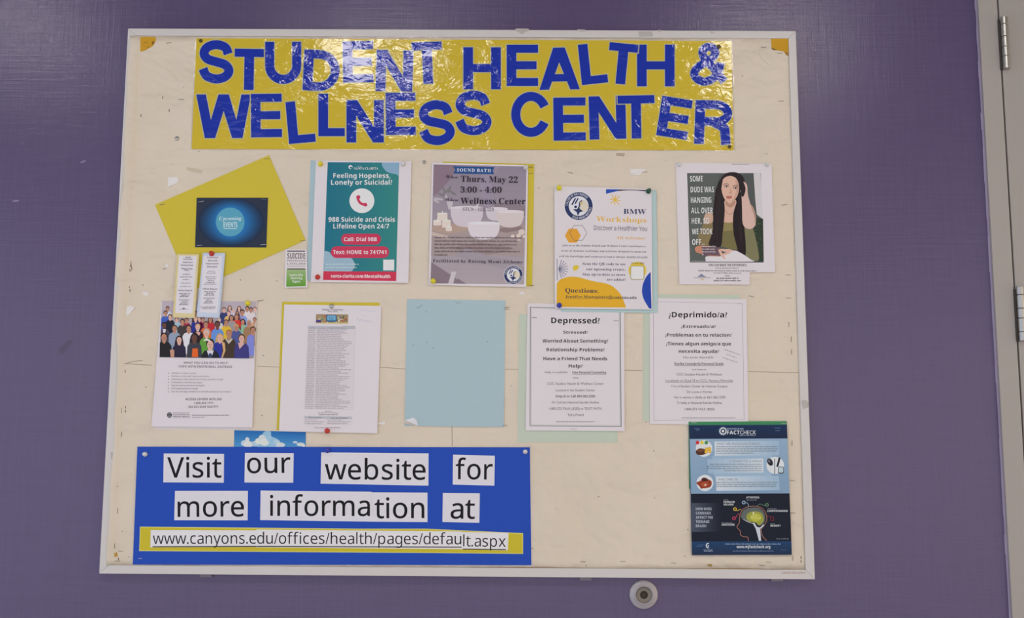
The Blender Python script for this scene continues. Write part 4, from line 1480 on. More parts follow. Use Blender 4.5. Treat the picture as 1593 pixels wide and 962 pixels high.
C9 = (225, 455, 4.276)
Page('flyer', C9, [(120, 90), (730, 95), (700, 914), (66, 906)], 0.0167, 'white sheet peeking out beneath the crowd photo flyer', 'flyer')
P = Page('flyer', C9, [(112, 57), (748, 60), (715, 900), (45, 893)], 0.0174, 'white flyer with a photo of a colourful crowd of people', 'flyer', lift=(0.0003, 0.0022))
C9b = (240, 455, 9.165)
P.c = C9b
a = P.art(2.2e-5)
quad = [(112, 122), (1455, 130), (1418, 945), (72, 925)]
a.grad(quad, (176, 164, 172), (150, 136, 140), 6)
SKN = {'l': (206, 164, 148), 'm': (176, 126, 104), 'd': (104, 70, 60)}
HR = {'b': (42, 34, 36), 'n': (92, 66, 50), 'y': (188, 150, 98), 'g': (176, 168, 164), 'o': (170, 104, 58)}
PEOPLE = [  # rows from the back: head x, head y, head radius, body colour, skin, hair, long hair
    [(190, 235, 26, (196, 196, 204), 'm', 'b', 0), (995, 250, 26, (52, 62, 110), 'l', 'b', 0), (1075, 222, 24, (186, 172, 186), 'l', 'n', 1), (1210, 230, 24, (176, 160, 176), 'l', 'n', 1),
     (1325, 235, 27, (206, 200, 204), 'm', 'b', 0), (1378, 250, 26, (206, 196, 196), 'm', 'b', 0), (1435, 240, 24, (190, 176, 176), 'l', 'n', 0), (1130, 260, 22, (190, 180, 196), 'l', 'g', 0)],
    [(160, 300, 28, (64, 92, 172), 'm', 'b', 0), (1060, 300, 28, (206, 168, 104), 'l', 'n', 0), (1255, 290, 32, (132, 150, 204), 'm', 'b', 0), (590, 300, 24, (70, 50, 66), 'm', 'b', 0), (640, 380, 24, (170, 40, 60), 'l', 'n', 0),
     (1185, 300, 22, (130, 70, 110), 'm', 'b', 1), (320, 390, 26, (148, 176, 192), 'l', 'n', 0), (460, 400, 26, (160, 50, 70), 'm', 'b', 0), (690, 390, 26, (130, 40, 90), 'm', 'b', 0), (800, 390, 28, (176, 44, 54), 'm', 'n', 1)],
    [(225, 355, 29, (36, 38, 50), 'l', 'b', 0), (1100, 365, 30, (150, 140, 140), 'm', 'b', 1), (1172, 350, 30, (196, 52, 46), 'm', 'n', 1), (590, 385, 28, (44, 52, 132), 'l', 'y', 0), (1262, 420, 30, (136, 172, 144), 'm', 'b', 1),
     (1430, 395, 26, (190, 150, 120), 'm', 'n', 0), (925, 400, 26, (200, 190, 190), 'l', 'g', 0)],
    [(400, 425, 32, (64, 58, 58), 'm', 'b', 0), (735, 460, 34, (200, 104, 58), 'm', 'n', 0), (1025, 435, 34, (206, 172, 48), 'm', 'n', 0), (1350, 440, 36, (150, 116, 84), 'm', 'g', 0), (140, 475, 36, (72, 70, 82), 'd', 'b', 0), (1170, 500, 34, (76, 84, 138), 'm', 'y', 0)],
    [(290, 520, 38, (136, 148, 168), 'm', 'n', 0), (490, 520, 40, (206, 204, 212), 'm', 'b', 0), (620, 500, 36, (52, 32, 44), 'l', 'y', 0), (900, 465, 40, (96, 136, 196), 'd', 'b', 0), (1408, 545, 40, (122, 128, 196), 'm', 'n', 0)],
    [(745, 585, 44, (92, 146, 58), 'l', 'g', 0), (1065, 595, 44, (66, 54, 46), 'm', 'o', 0), (935, 650, 44, (46, 52, 140), 'l', 'y', 1), (572, 650, 46, (60, 62, 70), 'd', 'b', 1), (355, 680, 42, (44, 40, 60), 'l', 'b', 1)],
    [(140, 640, 48, (38, 36, 38), 'm', 'b', 0), (1245, 660, 46, (62, 58, 118), 'l', 'n', 0), (798, 745, 56, (36, 38, 44), 'l', 'b', 0)],
]


def clip_y(pts, x):
    return pts


lay = 4
for row in PEOPLE:
    for k, (hx, hy, hr, bc, sk, hr_c, lng) in enumerate(row):
        bw = hr * 2.35
        yb = min(924 + (hx - 72) * .0146, hy + hr * 9)
        xl, xr = max(hx - bw, 78 if hy > 500 else 95), min(hx + bw, 1422 if hy > 500 else 1436)
        L0 = lay + (k % 2)
        if lng:
            a.poly(catmull([(hx - hr * 1.15, hy - hr * .5), (hx, hy - hr * 1.5), (hx + hr * 1.15, hy - hr * .5), (hx + hr * 1.4, hy + hr * 2.6), (hx - hr * 1.4, hy + hr * 2.6)], 3, True), HR[hr_c], L0)
        a.poly([(max(xl, hx - bw * .92), hy + hr * 2.6), (max(xl, hx - hr * 1.5), hy + hr * 1.65), (hx - hr * .6, hy + hr * 1.3), (hx + hr * .6, hy + hr * 1.3), (min(xr, hx + hr * 1.5), hy + hr * 1.65), (min(xr, hx + bw * .92), hy + hr * 2.6), (xr, yb), (xl, yb)], bc, L0 + 2)
        a.poly([(hx - hr * .55, hy + hr * .6), (hx + hr * .55, hy + hr * .6), (hx + hr * .55, hy + hr * 1.4), (hx, hy + hr * 2.0), (hx - hr * .55, hy + hr * 1.4)], SKN[sk], L0 + 4)
        a.ell(hx, hy - hr * .3, hr * 1.04, hr * 1.2, HR[hr_c], L0 + 6, n=16)
        a.ell(hx, hy + hr * .12, hr * .82, hr * 1.12, SKN[sk], L0 + 8, n=16)
        if hr > 33:
            dk = tuple(c * .55 for c in SKN[sk])
            for s in (-1, 1):
                a.ell(hx + s * hr * .34, hy - hr * .05, hr * .16, hr * .08, dk, L0 + 10, n=8)
            a.ell(hx, hy + hr * .66, hr * .3, hr * .1, tuple(c * .75 for c in SKN[sk]), L0 + 10, n=8)
            a.poly([(hx - hr * .1, hy), (hx + hr * .1, hy), (hx + hr * .16, hy + hr * .38), (hx - hr * .16, hy + hr * .38)], tuple(c * .88 for c in SKN[sk]), L0 + 10)
    lay += 11
# the few garments that read from a distance
a.n = lay
a.poly([(545, 800), (620, 800), (625, 925), (535, 922)], (214, 96, 44))
a.poly([(690, 690), (740, 660), (800, 680), (790, 700), (745, 690)], (206, 204, 200))
a.poly([(1010, 665), (1062, 738), (1120, 670), (1100, 655), (1060, 690), (1030, 655)], (186, 180, 164))
a.poly([(748, 830), (848, 830), (828, 895), (770, 895)], (200, 198, 206))
a.poly([(782, 870), (815, 870), (825, 930), (765, 930)], (56, 66, 96))
a.poly([(120, 525), (165, 525), (158, 575), (128, 575)], (206, 200, 206))
a.poly([(1195, 720), (1290, 730), (1215, 810)], (200, 160, 146))
a.poly([(590, 570), (660, 570), (640, 620)], (206, 164, 150))
a.poly([(222, 820), (285, 820), (285, 925), (235, 924)], (186, 138, 118))
a.poly([(960, 700), (1005, 720), (1015, 830), (975, 935), (955, 935), (985, 830)], (200, 160, 110))
a.build('crowd_photo', P.obj)
P.c = C9
TG = (104, 100, 106)
a = P.art(); a.n = 3
a.text('WHAT YOU CAN DO TO HELP', 258, 553, 476, 15, TG, 'sansb', 478)
a.text('COPE WITH EMOTIONAL DISTRESS', 226, 582, 501, 15, TG, 'sansb', 504)
a.build('heading_text', P.obj)
a = P.art(); a.n = 3
for k, (s, x1) in enumerate((('Maintain a regular routine', 343), ('Maintain contact with family and friends', 428), ('Find ways to relax that do not include alcohol or drugs', 522), ('Participate in activities you enjoy', 383),
                             ('Stay focused on personal strengths', 400), ('Limit overexposure to media', 355), ('Ask for therapy, medical or mental assistance as needed', 572))):
    y = 542 + 20.5 * k
    a.text(s, 180 - k * .6, x1, y, 10, (106, 100, 106), 'sans', y + 1.5)
    a.ell(160 - k * .6, y - 3, 3, 3, (90, 86, 90), n=8)
a.build('bullet_list', P.obj)
a = P.art(); a.n = 3
a.text('ACCESS CENTER HOTLINE', 271, 512, 719, 15, (92, 88, 94), 'sansb')
a.text('1-800-854-7771', 328, 455, 744, 14, (92, 88, 94), 'sansb')
a.text('562-651-2549 TDD/TTY', 291, 490, 769, 14, (92, 88, 94), 'sansb')
a.build('hotline_text', P.obj)
a = P.art(); a.n = 3
a.ell(165, 817, 17, 18, (66, 64, 70), n=20)
a.ell(165, 817, 12, 13, (130, 128, 132), n=18)
a.rect(154, 812, 176, 820, (66, 64, 70))
a.dashes(190, 298, 805, 7, (140, 136, 140))
a.text('DEPARTMENT OF', 190, 298, 817, 8, (110, 106, 112), 'sansb')
a.text('MENTAL HEALTH', 190, 298, 830, 9, (84, 80, 88), 'sansb')
a.rect(190, 834, 298, 836, (120, 116, 120))
a.dashes(316, 562, 821, 8, (128, 124, 128))
a.dashes(316, 400, 834, 7, (138, 134, 138))
a.build('department_logo', P.obj)
push_pin(*PS(C9, 688, 75), .0178, 'yellow', 'yellow push pin in the top right corner of the crowd flyer')

C10 = (230, 380, 6.127)
BM = []
for nm, q, inner, lab, card, dots_c, dd in (
        ('yellow', [(278, 92), (490, 95), (448, 705), (235, 700)], [(298, 112), (465, 115), (425, 662), (262, 655)], 'narrow yellow-edged bookmark hanging left of the blue-edged one', (204, 190, 146), (180, 156, 88), .0204),
        ('blue', [(525, 82), (738, 85), (683, 703), (463, 697)], [(532, 112), (705, 115), (664, 655), (497, 650)], 'narrow pale blue-edged bookmark under a red pin', (186, 193, 206), (150, 160, 178), .0206)):
    P = Page('bookmark', C10, q, dd, lab, 'bookmark', m=paper(nm + '_bookmark_card', card), lift=(0, .0015), n=6)
    a = P.art()
    for i in range(4):
        (x0, y0), (x1, y1) = q[i], q[(i + 1) % 4]
        m_ = int(math.hypot(x1 - x0, y1 - y0) / 13)
        cx, cy = sum(p[0] for p in q) / 4, sum(p[1] for p in q) / 4
        for k in range(1, m_):
            x, y = x0 + (x1 - x0) * k / m_, y0 + (y1 - y0) * k / m_
            vx, vy = cx - x, cy - y
            if i % 2:
                x += 7 * (1 if vx > 0 else -1)
            else:
                y += 7 * (1 if vy > 0 else -1)
            a.ell(x, y, 3.4, 3.4, dots_c, 2, n=6)
    a.build('dotted_border', P.obj)
    a = P.art(); a.n = 3
    a.poly(inner, (208, 202, 206))
    a.build('white_panel', P.obj)
    BM.append(P)
DK, MD = (70, 64, 70), (124, 118, 124)
a = BM[0].art(); a.n = 5
for s, x0, x1, yb in (('Sad?', 357, 410, 132), ('Confused?', 337, 425, 149), ('Addiction?', 332, 427, 179), ('Relationships?', 316, 435, 207), ('Want to Stop', 320, 425, 240), ('Now?', 348, 393, 254)):
    a.text(s, x0, x1, yb, 13, DK, 'sansb', yb + 1)
a.text('Call or Drop In', 287, 423, 447, 14, DK, 'sansb', 449)
a.build('heading_text', BM[0].obj)
a = BM[0].art(); a.n = 5
for x0, x1, yb, c in ((332, 404, 292, DK), (306, 428, 317, DK), (333, 395, 341, DK), (315, 410, 376, MD), (356, 364, 388, MD), (306, 410, 408, MD), (296, 412, 475, MD), (318, 394, 489, DK), (304, 396, 504, DK), (296, 404, 536, MD), (325, 385, 551, MD), (312, 382, 565, DK), (298, 388, 580, DK)):
    a.dashes(x0, x1, yb, 11, c)
a.poly([(326, 618), (342, 606), (358, 618)], DK)
a.rect(298, 619, 384, 622, MD)
a.build('details_text', BM[0].obj)
a = BM[1].art(); a.n = 5
for s, x0, x1, yb in (('Confused?', 566, 670, 134), ('Worried?', 572, 662, 163), ('Depressed?', 554, 673, 192), ('Stressed?', 562, 660, 221)):
    a.text(s, x0, x1, yb, 13, DK, 'sansb', yb + 1)
a.text('Call or Drop In', 522, 660, 432, 14, DK, 'sansb', 436)
a.build('heading_text', BM[1].obj)
a = BM[1].art(); a.n = 5
for x0, x1, yb, c in ((570, 643, 264, MD), (558, 652, 281, MD), (598, 606, 298, MD), (550, 655, 317, MD), (558, 645, 335, MD), (572, 632, 352, DK), (556, 640, 369, DK), (534, 662, 386, MD), (535, 648, 457, MD), (556, 626, 472, DK), (540, 634, 489, DK), (530, 638, 519, MD), (555, 612, 534, MD), (548, 612, 549, DK), (532, 626, 564, DK), (503, 650, 604, MD), (520, 640, 618, MD)):
    a.dashes(x0, x1, yb, 11, c)
a.build('details_text', BM[1].obj)
push_pin(*PS(C10, 611, 93), .0209, 'red', 'red push pin at the top of the blue-edged bookmark')

P = Page('card', C10, [(1312, 50), (1516, 52), (1522, 413), (1304, 416)], 0.0180, 'small white and green suicide prevention lifeline card', 'card', lift=(0.0006, .0016), n=6)
a = P.art()
a.grad([(1322, 242), (1506, 240), (1506, 400), (1318, 407)], (150, 172, 120), (92, 142, 52), 8)
a.build('green_panel', P.obj)
a = P.art(); a.n = 3
CH = (92, 84, 78)
a.rect(1328, 62, 1498, 73, CH)
a.text('SUICIDE', 1329, 1500, 138, 52, CH, 'sansb', 139)
a.text('PREVENTION', 1330, 1502, 166, 17, (128, 118, 110), 'sansb', track=.1)
a.text('LIFELINE', 1330, 1500, 195, 17, (128, 118, 110), 'sansb', track=.14)
a.dashes(1330, 1500, 213, 9, (140, 130, 122))
a.rect(1328, 232, 1500, 243, CH)
for s, x0, x1, yb in (('Learn the', 1352, 1476, 305), ('Warning', 1360, 1470, 335), ('Signs.', 1376, 1456, 366)):
    a.text(s, x0, x1, yb, 22, (214, 220, 206), 'sansb')
a.build('card_text', P.obj)

# ------------------------------------------------------------------ schedule sheet
C11 = (425, 455, 4.183)
Page('backing_card', C11, [(58, 62), (692, 67), (668, 905), (22, 898)], 0.0167, 'yellow card behind the white schedule sheet', 'card', m=YELLOW)
P = Page('schedule_sheet', C11, [(72, 79), (703, 89), (677, 918), (38, 905)], 0.0176, 'white sheet with a long printed workshop schedule table', 'notice', lift=(0.0006, 0.0016))
TC, LN = (142, 137, 141), (172, 166, 168)
a = P.art()
a.text('Support Workshops', 318, 455, 116, 11, (92, 86, 92), 'serif', 118)
a.text('May 2025', 353, 420, 128, 10, (92, 86, 92), 'serif', 129)
a.build('heading_text', P.obj)
a = P.art()
a.poly([(279, 142), (488, 144), (487, 205), (277, 203)], (150, 128, 96))
for k in range(34):
    a.rect(*(lambda x, y, s, t: (x, y, x + s, y + t))(random.uniform(280, 470), random.uniform(144, 188), random.uniform(6, 16), random.uniform(5, 14)), random.choice([(70, 66, 60), (196, 186, 160), (110, 130, 90), (170, 90, 60), (60, 80, 130), (206, 200, 190)]), 3)
a.n = 5
a.rect(279, 180, 312, 199, (70, 62, 120))
a.pill(345, 148, 413, 192, 8, (52, 92, 130))
a.pill(352, 152, 406, 182, 5, (112, 168, 196))
a.dashes(362, 398, 166, 9, (60, 100, 140))
a.dashes(362, 398, 178, 9, (60, 100, 140))
a.rect(279, 198, 486, 203, (206, 190, 120))
a.build('banner_photo', P.obj)
a = P.art()
NR = 47
yt0, yt1 = 220, 758
xl = lambda v: 228 - 23 * v
xr = lambda v: 535 - 17 * v
xm = lambda v: 283 - 13 * v
a.poly([(xl(0), 220), (xr(0), 225), (xr(.03), 240), (xl(.03), 236)], (176, 176, 184))
for k in range(NR + 1):
    v = k / NR
    y = yt0 + (yt1 - yt0) * v
    a.stroke([(xl(v), y), (xr(v), y + 5)], 1.1, LN, 3)
    if 1 <= k < NR:
        yy = y + 9.5
        a.dashes(xl(v) + 3, xm(v) - 6, yy, 7, TC, yy + .8, layer=4)
        a.dashes(xm(v) + 4, xm(v) + random.uniform(140, 236), yy, 7, TC, yy + 3, layer=4)
for f in (xl, xr, xm):
    a.stroke([(f(0), 220 + (4 if f is xr else 0)), (f(1), 758 + (4 if f is xr else 0))], 1.2, LN, 3)
a.text('Date', 246, 268, 232, 8, TC, 'serif')
a.text('Support Workshops', 362, 462, 235, 8, TC, 'serif')
a.dashes(452, 532, 224, 7, TC)
a.build('schedule_table', P.obj)
a = P.art()
a.text('Questions?', 336, 384, 778, 7, TC, 'serif')
a.dashes(290, 428, 788, 7, TC)
a.dashes(298, 422, 800, 8, (90, 86, 90))
a.poly([(203, 806), (512, 812), (511, 826), (203, 822)], (176, 176, 182))
for x0, x1 in ((203, 343), (350, 511)):
    a.text('How can I Attend?' if x0 < 300 else 'How do I Connect?', x0 + 28, x1 - 28, 820 if x0 < 300 else 823, 9, (80, 76, 82), 'serif')
    for y, f in ((834, .6), (845, .95), (856, .85)):
        a.dashes(x0 + 3, x0 + (x1 - x0) * f, y, 7, TC)
    a.stroke([(x0, 807), (x1, 809), (x1, 862), (x0, 858)], 1.2, LN, closed=True)
a.dashes(268, 442, 884, 7, TC)
a.build('contact_table', P.obj)
a = P.art()
HB = (172, 170, 190)
a.stroke(catmull([(556, 116), (566, 112), (574, 119), (584, 114), (596, 122), (610, 117), (625, 126), (640, 121), (664, 129)], 4), 1.6, HB)
a.stroke(catmull([(572, 150), (584, 147), (592, 153), (604, 148)], 4), 1.2, (186, 182, 196))
a.stroke(catmull([(543, 180), (552, 172), (560, 184), (572, 176), (584, 187), (600, 181), (612, 192), (620, 186), (632, 194), (646, 190)], 4), 1.8, (160, 158, 184))
a.build('handwritten_note', P.obj)
push_pin(*PS(C11, 380, 90), .0180, 'steel', 'steel thumbtack at the top of the schedule sheet', r=.0050)
push_pin(*PS(C11, 352, 903), .0194, 'red', 'red push pin at the bottom of the schedule sheet')

# ------------------------------------------------------------------ bare light blue sheet with a folded corner
C12 = (615, 455, 4.276)
P = Page('blue_sheet', C12, [(78, 45), (732, 55), (722, 897), (60, 892)], 0.0168, 'bare light blue sheet with a folded bottom left corner', 'card', m=LIGHT_BLUE, lift=(0, .0008),
         outline=[(78, 45), (732, 55), (722, 897), (400, 895), (148, 890), (62, 852)])
Vf = [P.at(60, 852, .0004), P.at(118, 834, .0032), P.at(140, 848, .0034), P.at(154, 890, .0004)]
mesh_obj('folded_corner', [v - P.obj.location for v in Vf], [(0, 3, 2, 1)], paper('sheet_underside', (206, 204, 206)), P.obj).modifiers.new('thick', 'SOLIDIFY').thickness = .0002
scrap('blue_scrap', [PS(C12, 58, 868), PS(C12, 70, 872), PS(C12, 132, 888), PS(C12, 62, 891)], paper('faded_blue_paper', (150, 164, 168)), 'torn blue-grey sliver under the folded corner of the bare blue sheet')
a = P.art()
a.stroke([(140, 96), (150, 108), (160, 98), (180, 84)], 3, (96, 106, 112))
a.stroke([(398, 62), (420, 74), (434, 66)], 3, (100, 110, 116))
for x, y in ((210, 334), (120, 352), (612, 328), (205, 130), (250, 372)):
    a.ell(x, y, 4, 4, (110, 124, 130), 3, n=8)
a.build('pin_holes', P.obj)
for x, y, g, lab in ((742, 100, -4, 'upper staple of two'), (738, 112, 2, 'lower staple of two')):
    staple(*PS(C12, x, y), g, f'{lab} at the top right of the bare blue sheet', .0172)
staple(*PS(C12, 730, 885), 0, 'staple at the bottom right of the bare blue sheet', .0180)

# ------------------------------------------------------------------ fact check poster
C13 = (1055, 645, 4.185)
Page('backing_card', C13, [(68, 48), (707, 44), (715, 480), (72, 486)], 0.0185, 'green card showing above and left of the dark cannabis poster', 'card', m=GREEN)
P = Page('poster', C13, [(70, 70), (708, 67), (740, 915), (90, 917)], 0.0192, 'blue and black cannabis fact poster with a glowing brain', 'poster', lift=(0.0004, 0.0008), m=mat('poster_stock', (60, 80, 110), .4, .35))
a = P.art()
a.grad([(71, 71), (707, 68), (711, 157), (75, 160)], (30, 48, 80), (30, 42, 66), 6)
a.grad([(75, 160), (711, 157), (725, 515), (84, 517)], (136, 160, 182), (122, 148, 172), 8)
a.ell(420, 330, 210, 150, (146, 170, 190), n=36)
a.poly([(84, 517), (725, 515), (737, 828), (88, 830)], (28, 32, 44))
a.grad([(88, 828), (737, 826), (740, 914), (90, 916)], (32, 62, 98), (34, 46, 70), 6)
a.build('colour_bands', P.obj)
a = P.art(); a.n = 8
LW = (204, 208, 214)
a.ring(292, 109, 20, 7, LW)
a.ell(292, 109, 9, 9, LW, n=16)
a.ring(292, 109, 27, 2, (130, 150, 180))
a.build('ring_emblem', P.obj)
a = P.art(); a.n = 8
a.text('MARIJUANA', 319, 427, 99, 10, (150, 166, 190), 'sansb')
a.text('FACT', 318, 400, 130, 25, LW, 'sansb')
a.text('CHECK', 403, 507, 130, 25, LW, 'bf')
a.dashes(400, 508, 140, 8, (150, 166, 190))
for x0, x1, y in ((104, 140, 92), (116, 138, 101), (628, 664, 88), (632, 664, 105)):
    a.rect(x0, y, x1, y + 2.4, (110, 130, 160))
a.build('fact_check_lettering', P.obj)
WHT = (204, 206, 208)
DKT = (104, 110, 120)
for q, hd, hx0, hx1, hy, lines_, rt in (([(236, 177), (655, 172), (657, 266), (239, 270)], 'WHAT ARE MARIJUANA EDIBLES?', 249, 532, 199, ((214, 650), (228, 650), (242, 640), (256, 495)), 0),
                                        ([(190, 292), (553, 287), (556, 379), (196, 384)], 'E-CIGARETTES & VAPING', 336, 545, 312, ((328, 205), (342, 186), (356, 186), (370, 300)), 1),
                                        ([(245, 405), (656, 400), (660, 494), (248, 498)], 'WAX, DABS, OIL', 258, 392, 431, ((446, 655), (459, 640), (472, 640)), 0)):
    a = P.art(); a.n = 8
    a.grad(q, (196, 202, 208) if not rt else (146, 170, 190), (146, 170, 190) if not rt else (196, 202, 208), 10, True)
    a.text(hd, hx0, hx1, hy, 15, (120, 126, 136), 'bf')
    for y, x in lines_:
        if rt:
            a.dashes(x, 546, y, 8, DKT)
        else:
            a.dashes(248, x, y, 8, DKT)
    a.build('text_panel', P.obj)
a = P.art(); a.n = 8
a.ell(168, 222, 54, 54, WHT, n=36)
for x, c in ((126, (190, 50, 56)), (155, (206, 186, 70)), (183, (70, 130, 70))):
    a.ell(x, 184, 12, 12, c, n=16)
a.poly(catmull([(115, 240), (140, 222), (180, 230), (186, 250), (160, 264), (125, 262)], 4, True), (84, 52, 40))
a.poly(catmull([(120, 236), (145, 224), (172, 232), (150, 244)], 4, True), (110, 70, 50))
for x, y in ((184, 226), (204, 224), (182, 244), (205, 242)):
    a.pill(x - 10, y - 10, x + 10, y + 9, 4, (208, 158, 50))
    a.ell(x, y, 5, 4, (232, 196, 96), n=10)
a.build('edibles_picture', P.obj)
a = P.art(); a.n = 8
a.ell(632, 332, 57, 56, WHT, n=36)
a.ell(598, 311, 17, 26, (38, 38, 44), n=20, rot=-28)
a.ell(592, 304, 6, 12, (110, 112, 118), n=12, rot=-28)
a.stroke([(628, 288), (629, 388)], 6, (120, 122, 126))
a.stroke([(661, 282), (645, 342)], 13, (40, 40, 46))
a.pill(650, 340, 688, 386, 12, (60, 66, 74))
a.pill(654, 344, 684, 380, 9, (176, 190, 196))
a.build('vaping_picture', P.obj)
a = P.art(); a.n = 8
a.ell(174, 447, 55, 53, WHT, n=36)
a.poly(catmull([(118, 446), (150, 430), (165, 415), (200, 425), (218, 440), (212, 470), (185, 480), (160, 482), (150, 484), (136, 466)], 4, True), (138, 58, 38))
a.poly(catmull([(150, 426), (165, 412), (188, 418), (192, 432), (165, 436)], 4, True), (70, 34, 30))
a.poly(catmull([(150, 450), (180, 440), (196, 455), (176, 470), (156, 466)], 4, True), (166, 78, 50))
a.ell(177, 460, 7, 7, (206, 180, 160), n=12)
a.build('wax_picture', P.obj)
a = P.art(); a.n = 8
a.grad([(86, 578), (275, 577), (278, 764), (90, 766)], (72, 78, 94), (30, 34, 46), 10, True)
for k, (s, x1) in enumerate((('HOW DOES', 218), ('CANNABIS', 213), ('AFFECT THE', 226), ('TEENAGE', 203), ('BRAIN?', 184))):
    a.text(s, 115, x1, 624 + 27.8 * k, 17, (172, 176, 186), 'sansb')
a.build('question_panel', P.obj)
a = P.art(); a.n = 8
ORL = (150, 104, 84)
a.stroke(catmull([(457, 826), (452, 800), (428, 797), (406, 785), (404, 760), (383, 733), (398, 706), (400, 670), (408, 640), (432, 612), (480, 598), (535, 606), (568, 640), (577, 685), (562, 720), (541, 750), (548, 790), (576, 823)], 6), 4.5, ORL)
a.build('head_outline', P.obj)
a = P.art(); a.n = 8
a.poly(catmull([(412, 676), (418, 636), (446, 614), (490, 606), (530, 612), (558, 640), (566, 680), (556, 712), (532, 726), (520, 720), (500, 704), (460, 696)], 5, True), (92, 98, 96))
a.poly(catmull([(446, 680), (450, 650), (480, 634), (520, 634), (548, 652), (556, 690), (540, 714), (522, 722), (505, 706), (470, 700)], 5, True), (146, 148, 62))
a.ell(505, 672, 34, 26, (172, 172, 72), n=24)
a.poly([(414, 680), (440, 690), (480, 708), (496, 706), (512, 732), (532, 738), (556, 716), (560, 724), (534, 748), (540, 824), (526, 824), (505, 745), (488, 714), (450, 700)], (186, 190, 198))
a.poly([(486, 636), (494, 636), (493, 654), (487, 654)], (224, 224, 190))
a.dashes(470, 512, 666, 7, (210, 208, 130))
a.dashes(470, 540, 677, 7, (210, 208, 130))
a.build('glowing_brain', P.obj)
for cx, cy, c, path in ((427, 574, (150, 170, 190), [(436, 575), (450, 578), (457, 590), (459, 601)]), (578, 590, (96, 130, 96), [(568, 592), (555, 594), (545, 586), (526, 587), (512, 600)]),
                        (370, 617, (210, 176, 60), [(379, 624), (388, 628), (398, 620), (412, 622)]), (363, 677, (190, 64, 90), [(372, 672), (380, 668), (386, 652), (400, 648)]), (612, 680, (130, 40, 48), [(600, 670), (590, 664), (578, 664)])):
    a = P.art(); a.n = 12
    a.stroke(catmull(path, 4), 3, c)
    if cx == 612:
        a.stroke([(602, 669), (622, 669), (622, 691), (602, 691)], 4, c, closed=True)
    else:
        a.ring(cx, cy, 9, 5, c, n=16)
    a.build('callout_node', P.obj)
a = P.art(); a.n = 12
for s, x0, x1, yb in (('PROBLEM', 296, 367, 577), ('SOLVING', 296, 360, 593), ('ATTENTION', 443, 527, 547), ('COMPREHENSION', 581, 713, 635), ('EMOTIONS', 284, 367, 725), ('MEMORY', 601, 667, 731)):
    a.text(s, x0, x1, yb, 12, (204, 206, 210), 'sansb')
for x0, x1, yb in ((296, 328, 560), (443, 512, 561), (582, 646, 618), (284, 356, 710), (601, 634, 716), (640, 720, 814)):
    a.dashes(x0, x1, yb, 8, (130, 134, 144))
a.build('callout_text', P.obj)
a = P.art(); a.n = 12
a.dashes(306, 668, 848, 9, (150, 166, 186))
a.text('www.mjfactcheck.org', 380, 600, 872, 19, (204, 210, 218), 'sansb')
a.dashes(356, 622, 893, 7, (130, 150, 176))
a.stroke(arc(194, 855, 11, 14, -60, -300, 14), 7, (196, 204, 214))
a.ell(196, 857, 5, 5, (196, 204, 214), n=10)
a.text('TRUE NORTH', 166, 224, 895, 10, (160, 172, 190), 'sansb')
a.dashes(166, 224, 882, 6, (120, 140, 168))
for x0, x1, y in ((128, 172, 849), (112, 160, 858), (668, 700, 882)):
    a.rect(x0, y, x1, y + 2, (90, 116, 150))
a.build('web_address_text', P.obj)
staple(*PS(C13, 103, 54), 0, 'bright staple at the top left of the green card above the cannabis poster', .0188, bright=True)
staple(*PS(C13, 688, 61), 0, 'bright staple at the top right of the green card above the cannabis poster', .0188, bright=True)

# ------------------------------------------------------------------ website sign
C0 = (0, 0, 1)
P = Page('website_sign', C0, [(213.7, 695.3), (824.3, 696.3), (826.6, 879.8), (206.5, 878.8)], 0.0180, 'large blue sign inviting visitors to a website address', 'sign', m=FILM_BLUE, thick=.0006, n=6)
film_edge('clear_film_edge', [(207, 879), (500, 880), (826.5, 880)], 3.2, P.obj, .0181, (0, 1))
film_edge('clear_film_edge', [(824.5, 696), (826.6, 880)], 1.6, P.obj, .0181, (1, 0))
film_edge('clear_film_edge', [(480, 695.7), (824, 696.3)], 1.6, P.obj, .0181, (0, -1))
c5 = lambda x, y: (195 + x / 4.1815, 660 + y / 4.1815)
c6 = lambda x, y: (510 + x / 4.582, 680 + y / 4.582)
CARD = (204, 200, 204)
BT = (14, 12, 16)


def word_card(quad, words):
    a = P.art(4e-5)
    a.poly([quad[0], quad[1], quad[2], quad[3]], (222, 220, 224))
    cx, cy = sum(p[0] for p in quad) / 4, sum(p[1] for p in quad) / 4
    a.poly([(x + (.6 if x < cx else -.6), y + (.6 if y < cy else -.6)) for x, y in quad], CARD)
    wc_ = a.build('word_card', P.obj, FILM_INK2)
    a = P.art(4e-5)
    a.n = 3
    for s, p0, p1, h in words:
        a.text(s, p0[0], p1[0], p0[1], h, BT, 'sans+', p1[1])
    a.build('printed_word', wc_, FILM_INK2, origin=P.obj.location)


FILM_INK2 = ink_material('laminated_word_print', film=False)
bs_ = FILM_INK2.node_tree.nodes['Principled BSDF']
setp(bs_, 'Coat Weight', 0.15)
setp(bs_, 'Coat Roughness', 0.1)
HV = 31.5
word_card([c5(250, 192), c5(642, 195), c5(640, 382), c5(247, 380)], [('Visit', c5(272, 348), c5(625, 348), HV)])
word_card([c5(778, 188), c5(1095, 190), c5(1092, 382), c5(775, 381)], [('our', c5(792, 320), c5(1075, 317), HV)])
word_card([c5(1275, 185), c6(718, 118), c6(717, 348), c5(1270, 388)], [('website', c5(1297, 360), c6(697, 305), HV)])
word_card([c6(893, 127), c6(1190, 135), c6(1187, 348), c6(890, 340)], [('for', c6(910, 301), c6(1175, 304), HV)])
word_card([c5(323, 435), c5(797, 435), c5(795, 627), c5(318, 626)], [('more', c5(340, 604), c5(772, 601), HV)])
